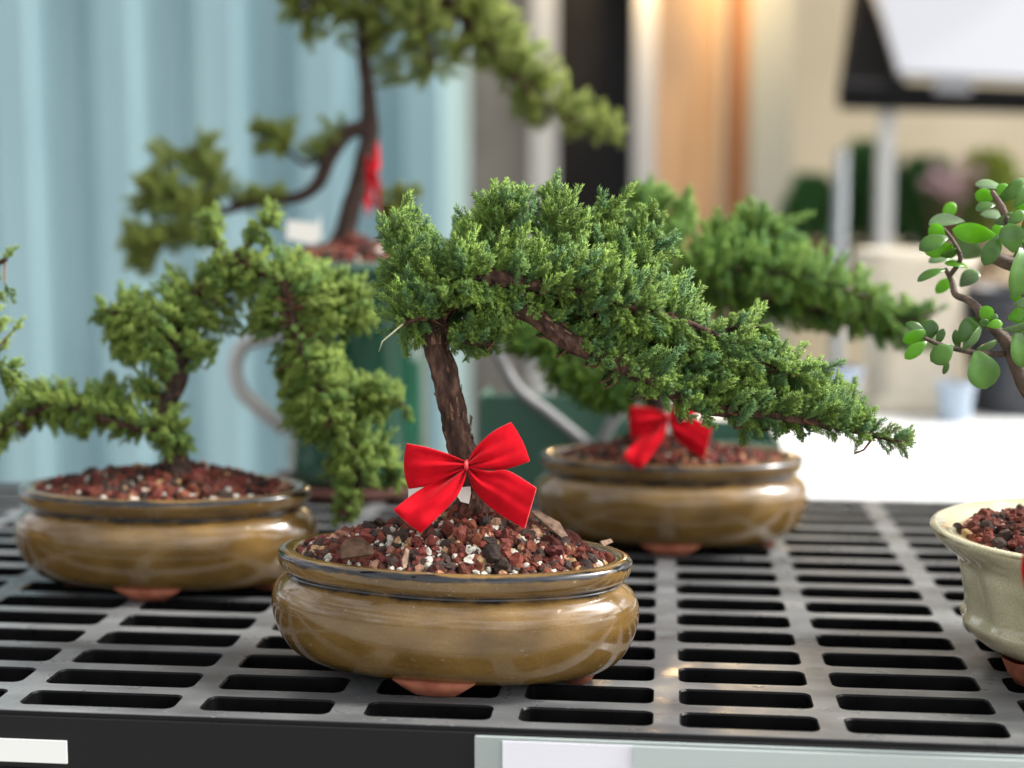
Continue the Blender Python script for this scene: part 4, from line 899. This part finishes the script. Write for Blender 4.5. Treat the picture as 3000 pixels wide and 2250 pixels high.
# ------------------------------------------------------------------ jade plant in cream pot
s5 = .80
R5 = empty('potted_jade_plant', ((3215-1500)/FPX*s5, .79, 0)); tag(R5, 'jade plant with round green leaves in the cream fluted pot at the right edge', 'bonsai')
def flute(x, y, r_, z, a):
    k = 1+.018*math.cos(a*14)*max(0, min(1, (z-.018)/.01))*max(0, min(1, (.062-z)/.008)); return x*k, y*k
prof = [(.03, .011), (.050, .012), (.0585, .0165), (.0640, .0225), (.0665, .0275), (.0650, .031), (.0640, .034), (.0655, .045), (.0680, .056), (.0695, .0625), (.0725, .0665), (.0790, .0725), (.0830, .0775), (.0842, .0800), (.0838, .0818), (.0815, .0826), (.0760, .0812), (.0715, .0790), (.0700, .076), (.068, .06)]
pts = smooth_path([(a*10, b_*10, 0) for a, b_ in prof], 3); v, f = lathe([(p.x/10, p.y/10*.935) for p in pts], 140, flute)
pool = [(.5 if .0800 < p.y/10 < .0815 and p.x/10 > .083 else 0) for p in pts for _ in range(140)]
cp = mesh('pot', v, f, M['cream'], R5, True, attrs={'pool': pool})
for k in range(4):
    a = math.radians(45+90*k+170); b = MB()
    V = []
    for (z, w) in ((0, .010), (.006, .0145), (.014, .018)):
        for j in range(10): t = 2*PI*j/10; V.append((.045*math.cos(a)+w*math.cos(t), .045*math.sin(a)+w*math.sin(t), z))
    F = [(i*10+j, i*10+(j+1) % 10, (i+1)*10+(j+1) % 10, (i+1)*10+j) for i in range(2) for j in range(10)]+[tuple(range(10))[::-1]]
    mesh('foot', V, F, M['terra'], cp, True)
stones(R5, .070, .070, 0, .0700, .013, 1000, 51, size=(.003, .007), px=.0, py=0, white=.07, tanf=.12)
def j3(x, y, s=s5): return W(2600+x*.3918, 500+y*.3918, s)
ja = [(R5.location.x, .79, .08), tuple(W(3170, 1380, s5)), tuple(W(3100, 1230, s5)), j3(1060, 1640), j3(960, 1430), j3(890, 1280), j3(800, 1180), j3(710, 1090), j3(680, 1030), j3(600, 965, .81), j3(510, 925, .82), j3(480, 820, .825), j3(430, 730, .825)]
J1, jt = limb(R5, 'trunk', ja, [.0085, .0068, .0054, .0046, .0042, .0037, .0031, .0026, .0023, .0021, .0019, .0016, .0011], M['jade_bark'], .12, 18, 8, 120)
J = [[j3(870, 1372), j3(760, 1370), j3(640, 1358), j3(520, 1335), j3(395, 1302), j3(275, 1250)],
     [j3(470, 780, .825), j3(545, 660, .82), j3(500, 540, .82), j3(420, 430, .82)],
     [tuple(W(3170, 1380, s5)), tuple(W(3110, 1000, s5)), j3(1150, 800), j3(1021, 730), j3(900, 685), j3(780, 640), j3(720, 620)],
     [j3(960, 700), j3(985, 600), j3(960, 480), j3(900, 380), j3(850, 270), j3(780, 150)],
     [j3(1000, 1450), j3(1060, 1200), j3(1040, 1000), j3(1000, 900)]]
JR = [[.0018, .0016, .0015, .0014, .0013, .001], [.0014, .0013, .0011, .0008], [.006, .005, .0048, .0044, .004, .0036, .0026], [.0026, .0022, .0018, .0018, .0022, .0012], [.002, .0018, .0014, .001]]
for a, r_ in zip(J, JR): limb(R5, 'branch', a, r_, M['jade_bark'], .1, 12, 8)
def jleaf(x, y, ln, wd, ang, tilt, mm, s=s5, cup=.15):
    c = j3(x, y, s); k = .3918/FPX*s; l = ln*k*1.2; w = wd*k*1.10; a = math.radians(ang)
    R_ = Vector((1, 0, 0)); U = Vector((0, SP, CP)); Fw = Vector((0, CP, -SP))
    d = R_*math.cos(a)+U*math.sin(a); sdir = R_*-math.sin(a)+U*math.cos(a); t = math.radians(tilt); nrm = -Fw*math.cos(t)+sdir*math.sin(t); sd2 = sdir*math.cos(t)+Fw*math.sin(t)
    nu, nv = 13, 9; P_ = []; F_ = []
    for lay, sg in ((0, 1), (1, -1)):
        for i in range(nu):
            u = i/(nu-1); hw = max(.02, (math.sin(PI*min(1, u**1.25*.95+.02)))**.66)*.5
            if i == nu-1: hw = .02
            for j in range(nv):
                q = -1+2*j/(nv-1); th = .0009*(1-q*q)**.5*min(1, u*6+.1)*min(1, (1-u)*8+.05)
                p = c+d*(u-.5)*l+sd2*q*hw*w+nrm*(cup*w*(q*q-.5)*hw-.10*l*(2*u-1)**2+sg*th); P_.append(tuple(p))
    o2 = nu*nv
    for i in range(nu-1):
        for j in range(nv-1):
            a_ = i*nv+j; F_.append((a_, a_+1, a_+nv+1, a_+nv)); F_.append((o2+a_+nv, o2+a_+nv+1, o2+a_+1, o2+a_))
    ob = mesh('leaf', loc_in(R5, P_), F_, M[mm], R5, True)
    # little stalk
    return ob
JL = [(775, 105, 190, 150, 172, -58, 'jade_grey', .83), (728, 190, 120, 105, 168, 10, 'jade_backlit', .82), (858, 150, 110, 90, 60, 10, 'jade_backlit', .82), (935, 150, 215, 130, 38, -30, 'jade', .80), (735, 262, 130, 100, 195, -50, 'jade', .81),
      (445, 368, 225, 170, 186, -55, 'jade_grey', .83), (372, 468, 135, 110, 120, 20, 'jade_backlit', .82), (345, 532, 200, 130, 205, -35, 'jade', .81), (385, 585, 190, 120, 186, 20, 'jade_backlit', .82), (655, 470, 275, 140, 172, 15, 'jade_backlit', .81),
      (395, 655, 150, 100, 190, -50, 'jade_grey', .84), (520, 695, 150, 90, 170, -55, 'jade_backlit', .82), (325, 768, 190, 90, 203, -50, 'jade', .81), (610, 800, 150, 120, 40, 30, 'jade_grey', .84), (605, 590, 210, 150, 160, 30, 'jade_grey', .87), (470, 620, 120, 80, 20, -40, 'jade', .82),
      (932, 500, 185, 175, 100, 8, 'jade', .785), (785, 588, 220, 120, 242, -15, 'jade', .79), (885, 365, 150, 95, 20, -30, 'jade_grey', .80), (965, 350, 140, 90, 40, 20, 'jade', .79), (1005, 190, 160, 90, 60, -10, 'jade', .79), (1000, 250, 120, 90, 90, 10, 'jade_backlit', .81), (820, 330, 200, 110, 170, -50, 'jade_grey', .86),
      (992, 765, 320, 170, 262, 15, 'jade', .785), (745, 1072, 110, 100, 120, 15, 'jade_backlit', .79), (806, 1148, 100, 70, 10, 15, 'jade_backlit', .785), (725, 1135, 70, 60, 200, 10, 'jade', .79), (798, 1100, 60, 50, 60, 10, 'jade', .79), (610, 1190, 190, 150, 48, 10, 'jade', .80), (518, 1265, 130, 60, 100, 30, 'jade', .81), (640, 1262, 185, 90, 52, -40, 'jade_grey', .795), (600, 1290, 120, 60, 60, 20, 'jade', .80),
      (413, 1368, 170, 150, 215, 10, 'jade', .79), (440, 1460, 110, 60, 260, 30, 'jade', .81), (214, 1338, 175, 90, 218, -15, 'jade_backlit', .79), (220, 1180, 150, 85, 150, -20, 'jade', .81), (205, 1240, 160, 100, 205, 10, 'jade_backlit', .80), (320, 1190, 130, 110, 80, 10, 'jade', .82), (395, 1240, 110, 60, 70, 30, 'jade', .81), (750, 1312, 140, 75, 22, -40, 'jade_grey', .79),
      (712, 1490, 245, 235, 285, 5, 'jade', .785), (990, 1085, 140, 125, 10, 10, 'jade_backlit', .80), (985, 1172, 200, 80, 15, -40, 'jade_grey', .79), (1005, 1230, 180, 80, 20, -30, 'jade_backlit', .80), (1000, 1330, 240, 170, 280, 10, 'jade', .79), (985, 925, 110, 100, 200, 10, 'jade_backlit', .81), (1010, 990, 110, 80, 10, -20, 'jade_grey', .79), (990, 440, 120, 70, 0, -50, 'jade_grey', .80), (820, 450, 110, 80, 60, 10, 'jade_backlit', .83), (1010, 620, 120, 90, 20, 0, 'jade_backlit', .83), (460, 300, 130, 90, 60, 10, 'jade_backlit', .85), (430, 850, 150, 90, 220, -30, 'jade_backlit', .86),
      (1090, 400, 180, 150, 30, 10, 'jade', .79), (1120, 600, 200, 160, 330, 10, 'jade', .79), (1110, 900, 180, 150, 20, 15, 'jade', .80), (1120, 1150, 180, 150, 330, 10, 'jade', .79), (1130, 250, 180, 140, 60, -20, 'jade', .80)]
for q in JL: jleaf(*q)
bow('velvet_bow', None, bf(3196, 1672, .30, .690, 1.0, 0), 'pinkish red bow loop overlapping the right side of the cream fluted pot', tl=.6)
